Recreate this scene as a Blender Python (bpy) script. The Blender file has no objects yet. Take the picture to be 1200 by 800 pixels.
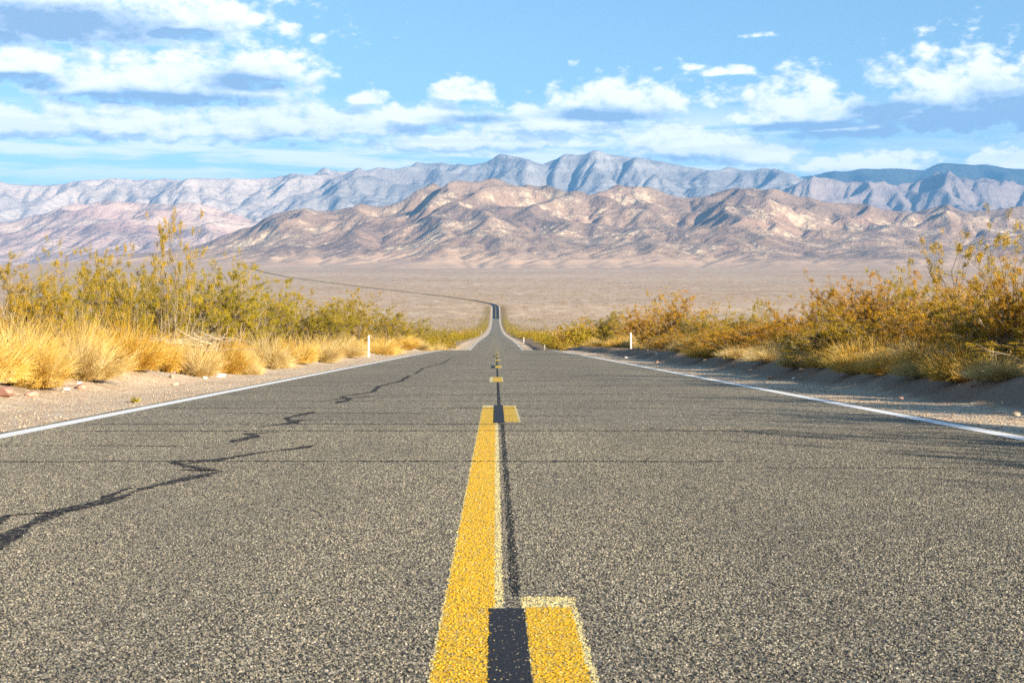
import bpy, math, random
import numpy as np
from mathutils import Vector, Matrix

random.seed(7)
RNG = np.random.default_rng(11)
SC = bpy.context.scene
COL = SC.collection
R = math.radians
F, CX, HY, CAMH = 1800.0, 581.0, 397.0, 0.69       # lens in photo pixels, road's vanishing point, lens height

# ------------------------------------------------------------------ camera
cam_d = bpy.data.cameras.new('camera')
cam = bpy.data.objects.new('camera', cam_d)
COL.objects.link(cam)
cam.location = (0, 0, CAMH)
cam.rotation_euler = (R(90), 0, 0)
cam_d.sensor_width = 36.0
cam_d.lens = 36.0 * F / 1200.0
cam_d.shift_x = (600 - CX) / 1200.0
cam_d.shift_y = -(400 - HY) / 1200.0
cam_d.clip_start = 0.05
cam_d.clip_end = 120000
cam_d.dof.use_dof = True
cam_d.dof.focus_distance = 9.0
cam_d.dof.aperture_fstop = 22.0
SC.camera = cam

# ------------------------------------------------------------------ light
SUN_EL, SUN_AZ = R(15.2), R(140)                   # azimuth clockwise from +Y (the way the road runs)
sun_dir = Vector((math.sin(SUN_AZ) * math.cos(SUN_EL), math.cos(SUN_AZ) * math.cos(SUN_EL), math.sin(SUN_EL)))
sun_d = bpy.data.lights.new('sun', 'SUN')
sun_d.energy = 5.0
sun_d.angle = R(0.53)
sun_d.color = (1.0, 0.86, 0.66)
sun = bpy.data.objects.new('sun', sun_d)
sun.rotation_euler = sun_dir.to_track_quat('Z', 'Y').to_euler()
sun.location = sun_dir * 50
COL.objects.link(sun)
SC.view_settings.view_transform = 'Standard'
SC.view_settings.look = 'None'
SC.view_settings.gamma = 1.0
SC.view_settings.exposure = 1.66
SC.cycles.use_denoising = False
SC.cycles.use_adaptive_sampling = False
SC.cycles.max_bounces = 6
SC.cycles.diffuse_bounces = 3
SC.cycles.transparent_max_bounces = 12
SC.cycles.volume_bounces = 0


# ------------------------------------------------------------------ node helper
class NT:
    def __init__(s, tree):
        s.t = tree; s.n = tree.nodes; s.l = tree.links
    def put(s, sock, v):
        if v is None: return
        if isinstance(v, bpy.types.NodeSocket): s.l.new(v, sock)
        elif isinstance(v, (tuple, list)):
            v = tuple(v)
            if sock.type == 'RGBA' and len(v) == 3: v = v + (1.0,)
            sock.default_value = v
        else:
            if sock.type in ('RGBA',): sock.default_value = (v, v, v, 1)
            elif sock.type == 'VECTOR': sock.default_value = (v, v, v)
            else: sock.default_value = v
    def m(s, op, a=None, b=None, c=None, clamp=False):
        n = s.n.new('ShaderNodeMath'); n.operation = op; n.use_clamp = clamp
        for i, v in enumerate((a, b, c)): s.put(n.inputs[i], v)
        return n.outputs[0]
    def v(s, op, a=None, b=None, out=0):
        n = s.n.new('ShaderNodeVectorMath'); n.operation = op
        s.put(n.inputs[0], a); s.put(n.inputs[1], b)
        return n.outputs[out]
    def scale(s, a, k):
        n = s.n.new('ShaderNodeVectorMath'); n.operation = 'SCALE'
        s.put(n.inputs[0], a); s.put(n.inputs['Scale'], k)
        return n.outputs[0]
    def xyz(s, x=0.0, y=0.0, z=0.0):
        n = s.n.new('ShaderNodeCombineXYZ')
        for i, q in enumerate((x, y, z)): s.put(n.inputs[i], q)
        return n.outputs[0]
    def sep(s, a):
        n = s.n.new('ShaderNodeSeparateXYZ'); s.put(n.inputs[0], a)
        return n.outputs
    def noise(s, vec, scale, detail=4, rough=0.55, dist=0.0, dim='3D', w=0.0, out=0):
        n = s.n.new('ShaderNodeTexNoise'); n.noise_dimensions = dim
        s.put(n.inputs['Vector'], vec); s.put(n.inputs['Scale'], scale)
        s.put(n.inputs['Detail'], detail); s.put(n.inputs['Roughness'], rough); s.put(n.inputs['Distortion'], dist)
        if dim == '4D': s.put(n.inputs['W'], w)
        return n.outputs[out]
    def voro(s, vec, scale, feature='F1', dim='2D', rnd=1.0):
        n = s.n.new('ShaderNodeTexVoronoi'); n.feature = feature; n.voronoi_dimensions = dim
        s.put(n.inputs['Vector'], vec); s.put(n.inputs['Scale'], scale); s.put(n.inputs['Randomness'], rnd)
        return n.outputs
    def ramp(s, fac, stops, interp='LINEAR'):
        n = s.n.new('ShaderNodeValToRGB'); n.color_ramp.interpolation = interp
        e = n.color_ramp.elements
        while len(e) < len(stops): e.new(0.5)
        for i, (p, c) in enumerate(stops):
            e[i].position = p
            e[i].color = (c, c, c, 1) if not isinstance(c, (tuple, list)) else tuple(c) + (1.0,)
        s.put(n.inputs[0], fac)
        return n.outputs[0]
    def mix(s, fac, a, b, mode='MIX'):
        n = s.n.new('ShaderNodeMix'); n.data_type = 'RGBA'; n.blend_type = mode
        s.put(n.inputs[0], fac); s.put(n.inputs[6], a); s.put(n.inputs[7], b)
        return n.outputs[2]
    def smooth(s, x, lo, hi, a=0.0, b=1.0):
        n = s.n.new('ShaderNodeMapRange'); n.interpolation_type = 'SMOOTHSTEP'
        for i, q in enumerate((x, lo, hi, a, b)): s.put(n.inputs[i], q)
        return n.outputs[0]
    def lin(s, x, lo, hi, a=0.0, b=1.0):
        n = s.n.new('ShaderNodeMapRange')
        for i, q in enumerate((x, lo, hi, a, b)): s.put(n.inputs[i], q)
        return n.outputs[0]
    def attr(s, name):
        n = s.n.new('ShaderNodeAttribute'); n.attribute_name = name
        return n.outputs['Fac']
    def pos(s):
        return s.n.new('ShaderNodeNewGeometry').outputs['Position']
    def bump(s, h, strength=0.5, dist=0.01, normal=None):
        n = s.n.new('ShaderNodeBump'); s.put(n.inputs['Height'], h)
        n.inputs['Strength'].default_value = strength; n.inputs['Distance'].default_value = dist
        if normal: s.put(n.inputs['Normal'], normal)
        return n.outputs[0]


def material(name):
    m = bpy.data.materials.new(name); m.use_nodes = True
    k = NT(m.node_tree); k.n.clear()
    k.out = k.n.new('ShaderNodeOutputMaterial')
    return m, k


def principled(k, color, rough=0.9, normal=None, spec=0.3):
    b = k.n.new('ShaderNodeBsdfPrincipled')
    k.put(b.inputs['Base Color'], color); k.put(b.inputs['Roughness'], rough)
    b.inputs['Specular IOR Level'].default_value = spec
    if normal is not None: k.put(b.inputs['Normal'], normal)
    return b.outputs[0]


def finish(k, shader):
    k.l.new(shader, k.out.inputs['Surface'])


# ------------------------------------------------------------------ sky with clouds
world = bpy.data.worlds.new('World'); SC.world = world
world.use_nodes = True
w = NT(world.node_tree); w.n.clear()
SKY = 0.05
sky = w.n.new('ShaderNodeTexSky'); sky.sky_type = 'NISHITA'; sky.sun_disc = False
sky.sun_elevation = SUN_EL; sky.sun_rotation = SUN_AZ
sky.altitude = 900; sky.air_density = 1.0; sky.dust_density = 0.25; sky.ozone_density = 1.6
dirv = w.n.new('ShaderNodeTexCoord').outputs['Generated']
sx, sy, sz = w.sep(dirv)
az = w.m('ARCTAN2', sx, sy)
el = w.m('ARCSINE', sz)
U = w.m('MULTIPLY', az, 1800.0)
V = w.m('MULTIPLY', el, 1800.0)


def uv_of(px, py):
    a = math.atan((px - CX) / F)
    return a * 1800.0, math.atan((HY - py) / F * math.cos(a)) * 1800.0


cvec = w.xyz(w.m('MULTIPLY', U, 0.01), w.m('MULTIPLY', V, 0.017), 0.0)
n_big = w.noise(cvec, 2.6, 9, 0.62, 0.1)
n_warp = w.noise(w.v('ADD', cvec, (7.3, 2.1, 0.4)), 1.3, 2, 0.5)
n_off = w.noise(w.v('ADD', cvec, (0.07, 0.221, 0.0)), 2.6, 7, 0.60, 0.1)
warpv = w.v('ADD', cvec, w.scale(w.noise(cvec, 5.0, 3, 0.5, out=1), 0.22))
n_puff = w.m('ADD', w.voro(warpv, 3.4, 'SMOOTH_F1')[0], w.m('MULTIPLY', w.voro(warpv, 8.5, 'SMOOTH_F1')[0], 0.5))


def blobs(items):
    acc = None
    for (px, py, ru, up, dn, *off) in items:
        u, v = uv_of(px, py)
        xx = w.m('MULTIPLY_ADD', U, 1.0 / ru, -u / ru)
        yu = w.m('MULTIPLY_ADD', V, 1.0 / up, -v / up)
        yd = w.m('MULTIPLY_ADD', V, -1.0 / dn, v / dn)
        ln = w.v('LENGTH', w.xyz(xx, w.m('MAXIMUM', yu, yd), 0.0), out=1)
        if off: ln = w.m('ADD', ln, off[0])
        acc = ln if acc is None else w.m('MINIMUM', acc, ln)
    return w.m('SUBTRACT', 1.0, acc)


CLOUDS = [  # base centre (photo pixels), half width, height above the base, depth below it
    (90, 34, 280, 72, 22), (215, 28, 115, 46, 18), (-40, 22, 120, 60, 26),
    (5, 80, 92, 46, 16),
    (190, 107, 195, 62, 18), (300, 86, 92, 30, 16), (110, 104, 110, 34, 14),
    (310, 152, 150, 48, 18), (140, 152, 190, 38, 16), (30, 150, 130, 34, 14), (420, 152, 120, 32, 14),
    (540, 112, 44, 20, 8), (428, 118, 32, 14, 6),
    (730, 135, 112, 50, 10), (640, 150, 130, 34, 12), (560, 168, 190, 22, 12), (800, 176, 120, 42, 16),
    (500, 140, 90, 24, 10),
    (932, 143, 88, 64, 16), (985, 134, 46, 22, 12),
    (1124, 132, 118, 84, 24), (1172, 126, 96, 72, 32), (1110, 120, 60, 60, 20), (1065, 132, 90, 18, 18), (975, 154, 95, 14, 10),
    (1020, 196, 105, 25, 12), (1190, 194, 80, 25, 12), (890, 186, 70, 24, 12),
    (850, 85, 72, 14, 7, .42), (888, 42, 40, 9, 5, .5), (815, 80, 26, 10, 6, .4),
]
DARKS = [  # shaded undersides
    (60, 26, 190, 30, 20), (210, 40, 60, 10, 8), (-60, 40, 90, 40, 14), (10, 92, 70, 9, 7),
    (200, 116, 140, 13, 8), (285, 98, 66, 20, 12), (52, 100, 38, 10, 8),
    (712, 136, 92, 12, 7), (560, 140, 60, 9, 6), (948, 150, 80, 9, 6),
    (1120, 138, 110, 22, 16), (1190, 128, 80, 34, 24), (1045, 130, 70, 18, 18), (985, 158, 90, 9, 8),
]
cover = blobs(CLOUDS)
V0 = V; V = w.m('ADD', V0, 13.0); U0 = U; U = w.m('ADD', U0, 7.0)
cover_up = blobs(CLOUDS)
V = V0; U = U0
turb = w.m('ADD', w.m('MULTIPLY_ADD', n_big, 1.9, -0.92), w.m('MULTIPLY_ADD', n_puff, -0.60, 0.40))
dens_c = w.m('ADD', cover, turb)
mask_c = w.smooth(dens_c, 0.02, 0.62)
# thin layered cloud low over the ridges and a loose field of cloud elsewhere in the sky
lvec = w.xyz(w.m('MULTIPLY', U, 0.0042), w.m('MULTIPLY', V, 0.042), 3.7)
n_lay = w.noise(lvec, 1.6, 6, 0.55, 0.3)
band_mid = w.m('MULTIPLY', w.smooth(V, 150.0, 205.0), w.smooth(V, 285.0, 235.0))
band_side = w.smooth(U, 480.0, 150.0, 0.35, 1.0)
mask_l = w.m('MULTIPLY', w.m('MULTIPLY', band_mid, band_side), w.smooth(n_lay, 0.36, 0.60))
mask_l = w.m('MULTIPLY', mask_l, 0.80)
fvec = w.scale(w.v('DIVIDE', dirv, w.xyz(w.m('ADD', w.m('ABSOLUTE', sz), 0.12), w.m('ADD', w.m('ABSOLUTE', sz), 0.12), 1.0)), 1.0)
n_fld = w.noise(fvec, 1.7, 6, 0.55)
away = w.m('MAXIMUM', w.smooth(V, 430.0, 520.0), w.smooth(w.m('ABSOLUTE', U), 720.0, 860.0))
mask_f = w.m('MULTIPLY', w.m('MULTIPLY', w.smooth(n_fld, 0.58, 0.74), away), 0.7)
mask = w.m('MAXIMUM', w.m('MAXIMUM', mask_c, mask_l), mask_f)
mask = w.m('MULTIPLY', mask, w.smooth(V, -4.0, 10.0))
dark = w.m('MULTIPLY', w.smooth(w.m('ADD', blobs(DARKS), w.m('MULTIPLY_ADD', n_big, 1.6, -0.8)), 0.02, 0.50), 1.0)
dark = w.smooth(w.m('ADD', blobs(DARKS), w.m('MULTIPLY_ADD', n_big, 1.7, -0.85)), -0.30, 0.95)
thick = w.m('SUBTRACT', w.m('MULTIPLY_ADD', n_off, 1.9, cover_up), w.m('MULTIPLY_ADD', n_big, 1.9, cover))
selfsh = w.m('MULTIPLY', w.smooth(thick, -0.42, 0.55), w.smooth(dens_c, 0.0, 0.5))
lays = w.m('MULTIPLY', w.smooth(n_lay, 0.58, 0.40), w.m('MULTIPLY', band_mid, 0.5))
shade = w.m('ADD', w.m('MULTIPLY', dark, 1.0), w.m('MULTIPLY_ADD', selfsh, 0.70, w.m('MULTIPLY', lays, 0.5)), clamp=True)
K = 1.0 / SKY
c_lit = tuple(v * K * 0.52 for v in (1.0, 0.965, 0.93))
c_mid = tuple(v * K * 0.46 for v in (0.68, 0.77, 0.90))
c_drk = tuple(v * K * 0.30 for v in (0.22, 0.42, 0.72))
ccol = w.mix(w.smooth(shade, -0.10, 0.70), c_lit, c_mid)
ccol = w.mix(w.smooth(shade, 0.38, 1.30), ccol, c_drk)
skyc = w.mix(1.0, sky.outputs[0], (0.98, 1.13, 1.17), 'MULTIPLY')
bg = w.n.new('ShaderNodeBackground'); bg.inputs['Strength'].default_value = SKY
w.put(bg.inputs['Color'], w.mix(mask, skyc, ccol))
wo = w.n.new('ShaderNodeOutputWorld'); w.l.new(bg.outputs[0], wo.inputs['Surface'])


# ------------------------------------------------------------------ numpy helpers
def _hash(ix, iy, seed):
    h = (ix.astype(np.int64) * 374761393 + iy.astype(np.int64) * 668265263 + seed * 974634777) & 0xFFFFFFFF
    h = ((h ^ (h >> 13)) * 1274126177) & 0xFFFFFFFF
    return ((h ^ (h >> 16)) & 0xFFFFFF) / float(0xFFFFFF)


def gnoise(x, y, seed=0):
    x0 = np.floor(x); y0 = np.floor(y); fx = x - x0; fy = y - y0
    ux = fx * fx * fx * (fx * (fx * 6 - 15) + 10); uy = fy * fy * fy * (fy * (fy * 6 - 15) + 10)
    def g(i, j):
        a = _hash(x0 + i, y0 + j, seed) * 2 * np.pi
        return np.cos(a) * (fx - i) + np.sin(a) * (fy - j)
    return ((g(0, 0) * (1 - ux) + g(1, 0) * ux) * (1 - uy) + (g(0, 1) * (1 - ux) + g(1, 1) * ux) * uy) * 1.5


def fbm(x, y, oct=5, seed=0, gain=0.5):
    s = np.zeros(np.broadcast(x, y).shape); a = 1.0; t = 0
    for o in range(oct):
        s += a * gnoise(x * 2 ** o + 17.3 * o, y * 2 ** o - 9.1 * o, seed + o); t += a; a *= gain
    return s / t


def ridged(x, y, oct=5, seed=0, gain=0.5):
    s = np.zeros(np.broadcast(x, y).shape); a = 1.0; t = 0
    for o in range(oct):
        s += a * (1 - np.abs(gnoise(x * 2 ** o + 5.3 * o, y * 2 ** o + 3.7 * o, seed + o))) ** 2; t += a; a *= gain
    return s / t


def pchip(xs, ys):
    xs = np.array(xs, float); ys = np.array(ys, float)
    h = np.diff(xs); d = np.diff(ys) / h
    m = np.zeros_like(xs); m[0] = d[0]; m[-1] = d[-1]
    for i in range(1, len(xs) - 1):
        if d[i - 1] * d[i] > 0:
            w1, w2 = 2 * h[i] + h[i - 1], h[i] + 2 * h[i - 1]
            m[i] = (w1 + w2) / (w1 / d[i - 1] + w2 / d[i])
    def f(x):
        x = np.clip(np.asarray(x, float), xs[0], xs[-1])
        i = np.clip(np.searchsorted(xs, x, side='right') - 1, 0, len(xs) - 2)
        t = (x - xs[i]) / h[i]
        return ((2 * t**3 - 3 * t**2 + 1) * ys[i] + (t**3 - 2 * t**2 + t) * h[i] * m[i]
                + (-2 * t**3 + 3 * t**2) * ys[i + 1] + (t**3 - t**2) * h[i] * m[i + 1])
    return f


def sstep(x, a, b):
    t = np.clip((x - a) / (b - a), 0, 1); return t * t * (3 - 2 * t)


def mesh_object(name, verts, faces, mat=None, parent=None, smooth=False, mat_idx=None, attrs=None):
    """one mesh object from arrays; faces is an (n,k) array or a list of such arrays"""
    me = bpy.data.meshes.new(name)
    verts = np.asarray(verts, np.float32)
    fl = [np.asarray(f, np.int32) for f in (faces if isinstance(faces, list) else [faces]) if len(f)]
    loops = np.concatenate([f.ravel() for f in fl])
    counts = np.concatenate([np.full(len(f), f.shape[1], np.int32) for f in fl])
    starts = np.concatenate([[0], np.cumsum(counts)[:-1]]).astype(np.int32)
    me.vertices.add(len(verts)); me.vertices.foreach_set('co', verts.ravel())
    me.loops.add(len(loops)); me.loops.foreach_set('vertex_index', loops)
    me.polygons.add(len(counts)); me.polygons.foreach_set('loop_start', starts)
    me.polygons.foreach_set('use_smooth', np.full(len(counts), bool(smooth)))
    for mt in (mat if isinstance(mat, (list, tuple)) else [mat]):
        if mt: me.materials.append(mt)
    if mat_idx is not None: me.polygons.foreach_set('material_index', np.asarray(mat_idx, np.int32))
    for k_, v_ in (attrs or {}).items():
        a = me.attributes.new(k_, 'FLOAT', 'POINT'); a.data.foreach_set('value', np.asarray(v_, np.float32).ravel())
    me.update(calc_edges=True); me.validate()
    o = bpy.data.objects.new(name, me); COL.objects.link(o)
    if parent: o.parent = parent
    return o


def grid_faces(nr, nc):
    i = np.arange(nr - 1)[:, None] * nc + np.arange(nc - 1)[None, :]
    return np.stack([i, i + 1, i + nc + 1, i + nc], -1).reshape(-1, 4)


def tag(o, label=None, cat=None, group=None, kind=None):
    if label: o['label'] = label
    if cat: o['category'] = cat
    if group: o['group'] = group
    if kind: o['kind'] = kind
    return o


# ------------------------------------------------------------------ terrain
PROFILE = pchip([-6000, 0, 60, 85, 100, 112, 130, 160, 185, 209, 295, 500, 720, 1246, 1620, 1900, 2250, 2750, 4000, 6400, 8000, 11000, 15000, 20000, 34000],
                [0, 0, 0, -.025, -.055, -.15, -.55, -1.05, -1.03, -.80, .05, 1.3, 3.1, 10.7, 21.7, 42.5, 63, 92, 165, 301, 385, 500, 640, 800, 1100])
ROAD_L, ROAD_R = -3.66, 3.80


def road_x(y):
    return ROADX(y)


ROADX = pchip([-6000, 1840, 1900, 2000, 2250, 2750, 4000, 6400, 8000], [0, 0, -2, -18, -76, -225, -560, -1030, -1300])


def ground_z(x, y):
    x = np.asarray(x, float); y = np.asarray(y, float)
    z = PROFILE(y)
    lat = x - ROADX(y)
    near = sstep(y, 400, 200) * sstep(y, -80, -30)
    e = np.where(lat < 0, -lat - 3.66, lat - 3.80)         # metres beyond the asphalt edge
    on = sstep(e, 0.10, -0.12)
    sh = -0.035 - 0.012 * np.clip(e, 0, 1.6)
    out = np.where(e > 0, sh, -0.035)
    rough = 0.035 * fbm(x * 1.1, y * 1.1, 4, 3) + 0.10 * fbm(x * 0.22, y * 0.22, 3, 9)
    berm = np.where(lat > 0, .05, .13) * np.exp(-((e - 2.35 - 0.4 * gnoise(x * 0.0 + 3, y * 0.13, 5)) / 0.55) ** 2) * (0.75 + 0.6 * gnoise(x * 0.6, y * 0.5, 21))
    bank = np.where(lat > 0, 0.25 * sstep(e, 1.22 + .28 * gnoise(x * 0 + 7, y * 0.21, 6), 2.05 + .28 * gnoise(x * 0 + 3, y * 0.33, 16)), 0.16 * sstep(e, 1.3, 3.2))
    rel = out + (rough * sstep(e, 0.05, 1.8) + berm + bank) * near
    rel = rel - 0.05 * on
    far = sstep(np.abs(lat), 25, 400) * sstep(np.abs(y), 250, 1500)
    z = z + rel + far * (0.0016 * np.abs(y)) * fbm(x / 900, y / 900, 4, 31)
    return z


def ground_z1(x, y):
    return float(ground_z(np.array([x]), np.array([y]))[0])


xs = np.arange(-12, 12.01, 0.14)
g = [12.2]
while g[-1] < 18500: g.append(g[-1] * 1.075 + 0.12)
xs = np.concatenate([-np.array(g)[::-1], xs, np.array(g)])
ys = np.concatenate([np.arange(1.5, 60, 0.22), np.arange(60, 150, 0.6)])
g = [151.0]
while g[-1] < 24500: g.append(g[-1] * 1.02)
gb = [-0.5]
while gb[-1] > -2700: gb.append(gb[-1] * 1.16 - 0.5)
ys = np.concatenate([np.array(gb)[::-1], ys, np.array(g)])
GX, GY = np.meshgrid(xs, ys)
GZ = ground_z(GX, GY)
e_att = np.where(GX < 0, -GX - 3.66, GX - 3.80)
e_att = np.where(GY > 1880, 60.0, e_att)

m_ground, k = material('desert_ground')
P = k.pos(); px_, py_, pz_ = k.sep(P)
ed = k.attr('edge')
n1 = k.noise(P, 0.35, 5, 0.6); n2 = k.noise(P, 3.2, 5, 0.65); n3 = k.noise(P, 0.012, 4, 0.6); n4 = k.noise(P, 0.0016, 4, 0.55)
peb = k.voro(P, 34.0, 'F1', '3D'); pebc = k.sep(peb[1])
peb2 = k.voro(P, 11.0, 'F1', '3D'); pebc2 = k.sep(peb2[1])
base = k.ramp(n2, [(0.25, (.33, .255, .185)), (0.5, (.45, .355, .26)), (0.75, (.55, .45, .34))])
fan = k.ramp(n4, [(0.30, (.45, .295, .195)), (0.50, (.52, .36, .24)), (0.72, (.60, .44, .305))])
fan = k.mix(k.m('MULTIPLY', k.smooth(py_, 2600.0, 500.0), 0.75), fan, k.mix(n3, (.40, .29, .175), (.58, .45, .29)))
fan = k.mix(k.m('MULTIPLY', k.smooth(n3, 0.45, 0.65), 0.7), fan, (.52, .42, .31))
n6 = k.noise(k.v('ADD', P, (400., 90., 0.)), 0.006, 5, 0.65)
fan = k.mix(k.m('MULTIPLY', k.smooth(n6, 0.52, 0.66), 0.40), fan, (.33, .235, .15))
farfac = k.smooth(py_, 260.0, 900.0)
n7 = k.noise(k.v('MULTIPLY', P, (1.0, .40, 0.0)), 0.045, 5, 0.7)
fan = k.mix(k.m('MULTIPLY', k.smooth(n7, 0.50, 0.62), 0.45), fan, (.33, .225, .125))
fan = k.mix(k.m('MULTIPLY', k.smooth(n7, 0.46, 0.36), 0.60), fan, (.72, .57, .38))
soil = k.mix(farfac, k.mix(0.35, base, fan), fan)
shoulder = k.mix(k.smooth(n1, 0.3, 0.7), (.56, .425, .275), (.69, .54, .37))
shoulder = k.mix(k.m('MULTIPLY', k.smooth(pebc[0], 0.45, 1.0), 0.55), shoulder, (.30, .225, .17))
shoulder = k.mix(k.smooth(pebc[1], 0.86, 0.97), shoulder, (.72, .66, .58))
shoulder = k.mix(k.m('MULTIPLY', k.smooth(pebc2[0], 0.80, 0.95), 0.5), shoulder, (.40, .22, .16))
edn = k.m('ADD', ed, k.m('MULTIPLY_ADD', n1, 2.4, -1.2))
col = k.mix(k.smooth(edn, 1.9, 3.6), shoulder, soil)
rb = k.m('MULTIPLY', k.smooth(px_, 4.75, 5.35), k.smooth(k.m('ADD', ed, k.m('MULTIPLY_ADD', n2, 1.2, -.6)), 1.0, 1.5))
col = k.mix(k.m('MULTIPLY', k.m('MULTIPLY', rb, k.smooth(ed, 9.0, 5.0)), 0.85), col, k.mix(pebc[0], (.17, .11, .075), (.30, .20, .14)))  # reddish-brown bank soil, painted darker to stand in for the brush shade
bush_shade = k.m('MULTIPLY', k.m('MULTIPLY', k.smooth(edn, 1.5, 2.5), k.smooth(ed, 12.0, 6.0)), k.smooth(n2, 0.30, 0.60))
col = k.mix(k.m('MULTIPLY', bush_shade, 0.75), col, (.20, .14, .09))  # shade under the bushes painted into the ground as a darker brown
col = k.mix(k.m('MULTIPLY', k.smooth(n2, 0.55, 0.8), 0.25), col, (.24, .17, .12))
h = k.m('ADD', k.m('MULTIPLY', peb[0], -0.6), k.m('MULTIPLY', n2, 1.2))
nrm = k.bump(h, 0.75, 0.03)
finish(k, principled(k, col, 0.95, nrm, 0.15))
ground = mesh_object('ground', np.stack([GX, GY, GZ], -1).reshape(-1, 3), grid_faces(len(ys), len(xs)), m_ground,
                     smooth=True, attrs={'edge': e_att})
tag(ground, kind='structure')

# ------------------------------------------------------------------ haze
bm_v = [(-21000, -3400, -8), (21000, -3400, -8), (21000, 25500, -8), (-21000, 25500, -8),
        (-21000, -3400, 2420), (21000, -3400, 2420), (21000, 25500, 2420), (-21000, 25500, 2420)]
m_haze, k = material('air_haze')
m_haze.cycles.volume_sampling = 'DISTANCE'
m_haze.cycles.homogeneous_volume = True
pv = k.n.new('ShaderNodeVolumePrincipled')
pv.inputs['Color'].default_value = (0.17, 0.48, 1.0, 1)
pv.inputs['Density'].default_value = 4.2e-5
pv.inputs['Anisotropy'].default_value = 0.0
k.l.new(pv.outputs[0], k.out.inputs['Volume'])
haze = mesh_object('haze', bm_v, np.array([(0, 3, 2, 1), (4, 5, 6, 7), (0, 1, 5, 4), (1, 2, 6, 5), (2, 3, 7, 6), (3, 0, 4, 7)]), m_haze)
tag(haze, kind='stuff')


# ------------------------------------------------------------------ mountains: stream-cut height fields
def erode(z, cell, iters, K, mexp=0.45, diff=0.06, fixed=None):
    ny, nx = z.shape; N = ny * nx
    idx = np.arange(N).reshape(ny, nx)
    shifts = [(-1, -1), (-1, 0), (-1, 1), (0, -1), (0, 1), (1, -1), (1, 0), (1, 1)]
    steps = int(math.ceil(math.log2(max(nx, ny) * 1.5)))
    for it in range(iters):
        pad = np.pad(z, 1, mode='edge')
        best = np.full(z.shape, 1e-6); rec = idx.copy()
        for dy, dx in shifts:
            nb = pad[1 + dy:1 + dy + ny, 1 + dx:1 + dx + nx]
            s = (z - nb) / (cell * math.hypot(dy, dx))
            iy = np.clip(np.arange(ny)[:, None] + dy, 0, ny - 1); ix = np.clip(np.arange(nx)[None, :] + dx, 0, nx - 1)
            t = s > best
            best = np.where(t, s, best); rec = np.where(t, iy * nx + ix, rec)
        r = rec.ravel(); A = np.ones(N); live = r != idx.ravel()
        rr = r.copy(); alive = live.copy()
        for _ in range(steps):
            A = A + np.bincount(rr[alive], weights=A[alive], minlength=N)
            alive = alive & alive[rr]
            rr = rr[rr]
        zr = z.ravel()[r].reshape(z.shape)
        c = K * (A.reshape(z.shape)) ** mexp
        zn = np.where(live.reshape(z.shape), (z + c * zr) / (1 + c), z)
        lap = pad[:-2, 1:-1] + pad[2:, 1:-1] + pad[1:-1, :-2] + pad[1:-1, 2:] - 4 * z
        zn = zn + diff * np.clip(lap, -cell * 2, cell * 2)
        z = zn if fixed is None else np.where(fixed, z, zn)
    return z, A.reshape(z.shape)


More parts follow.
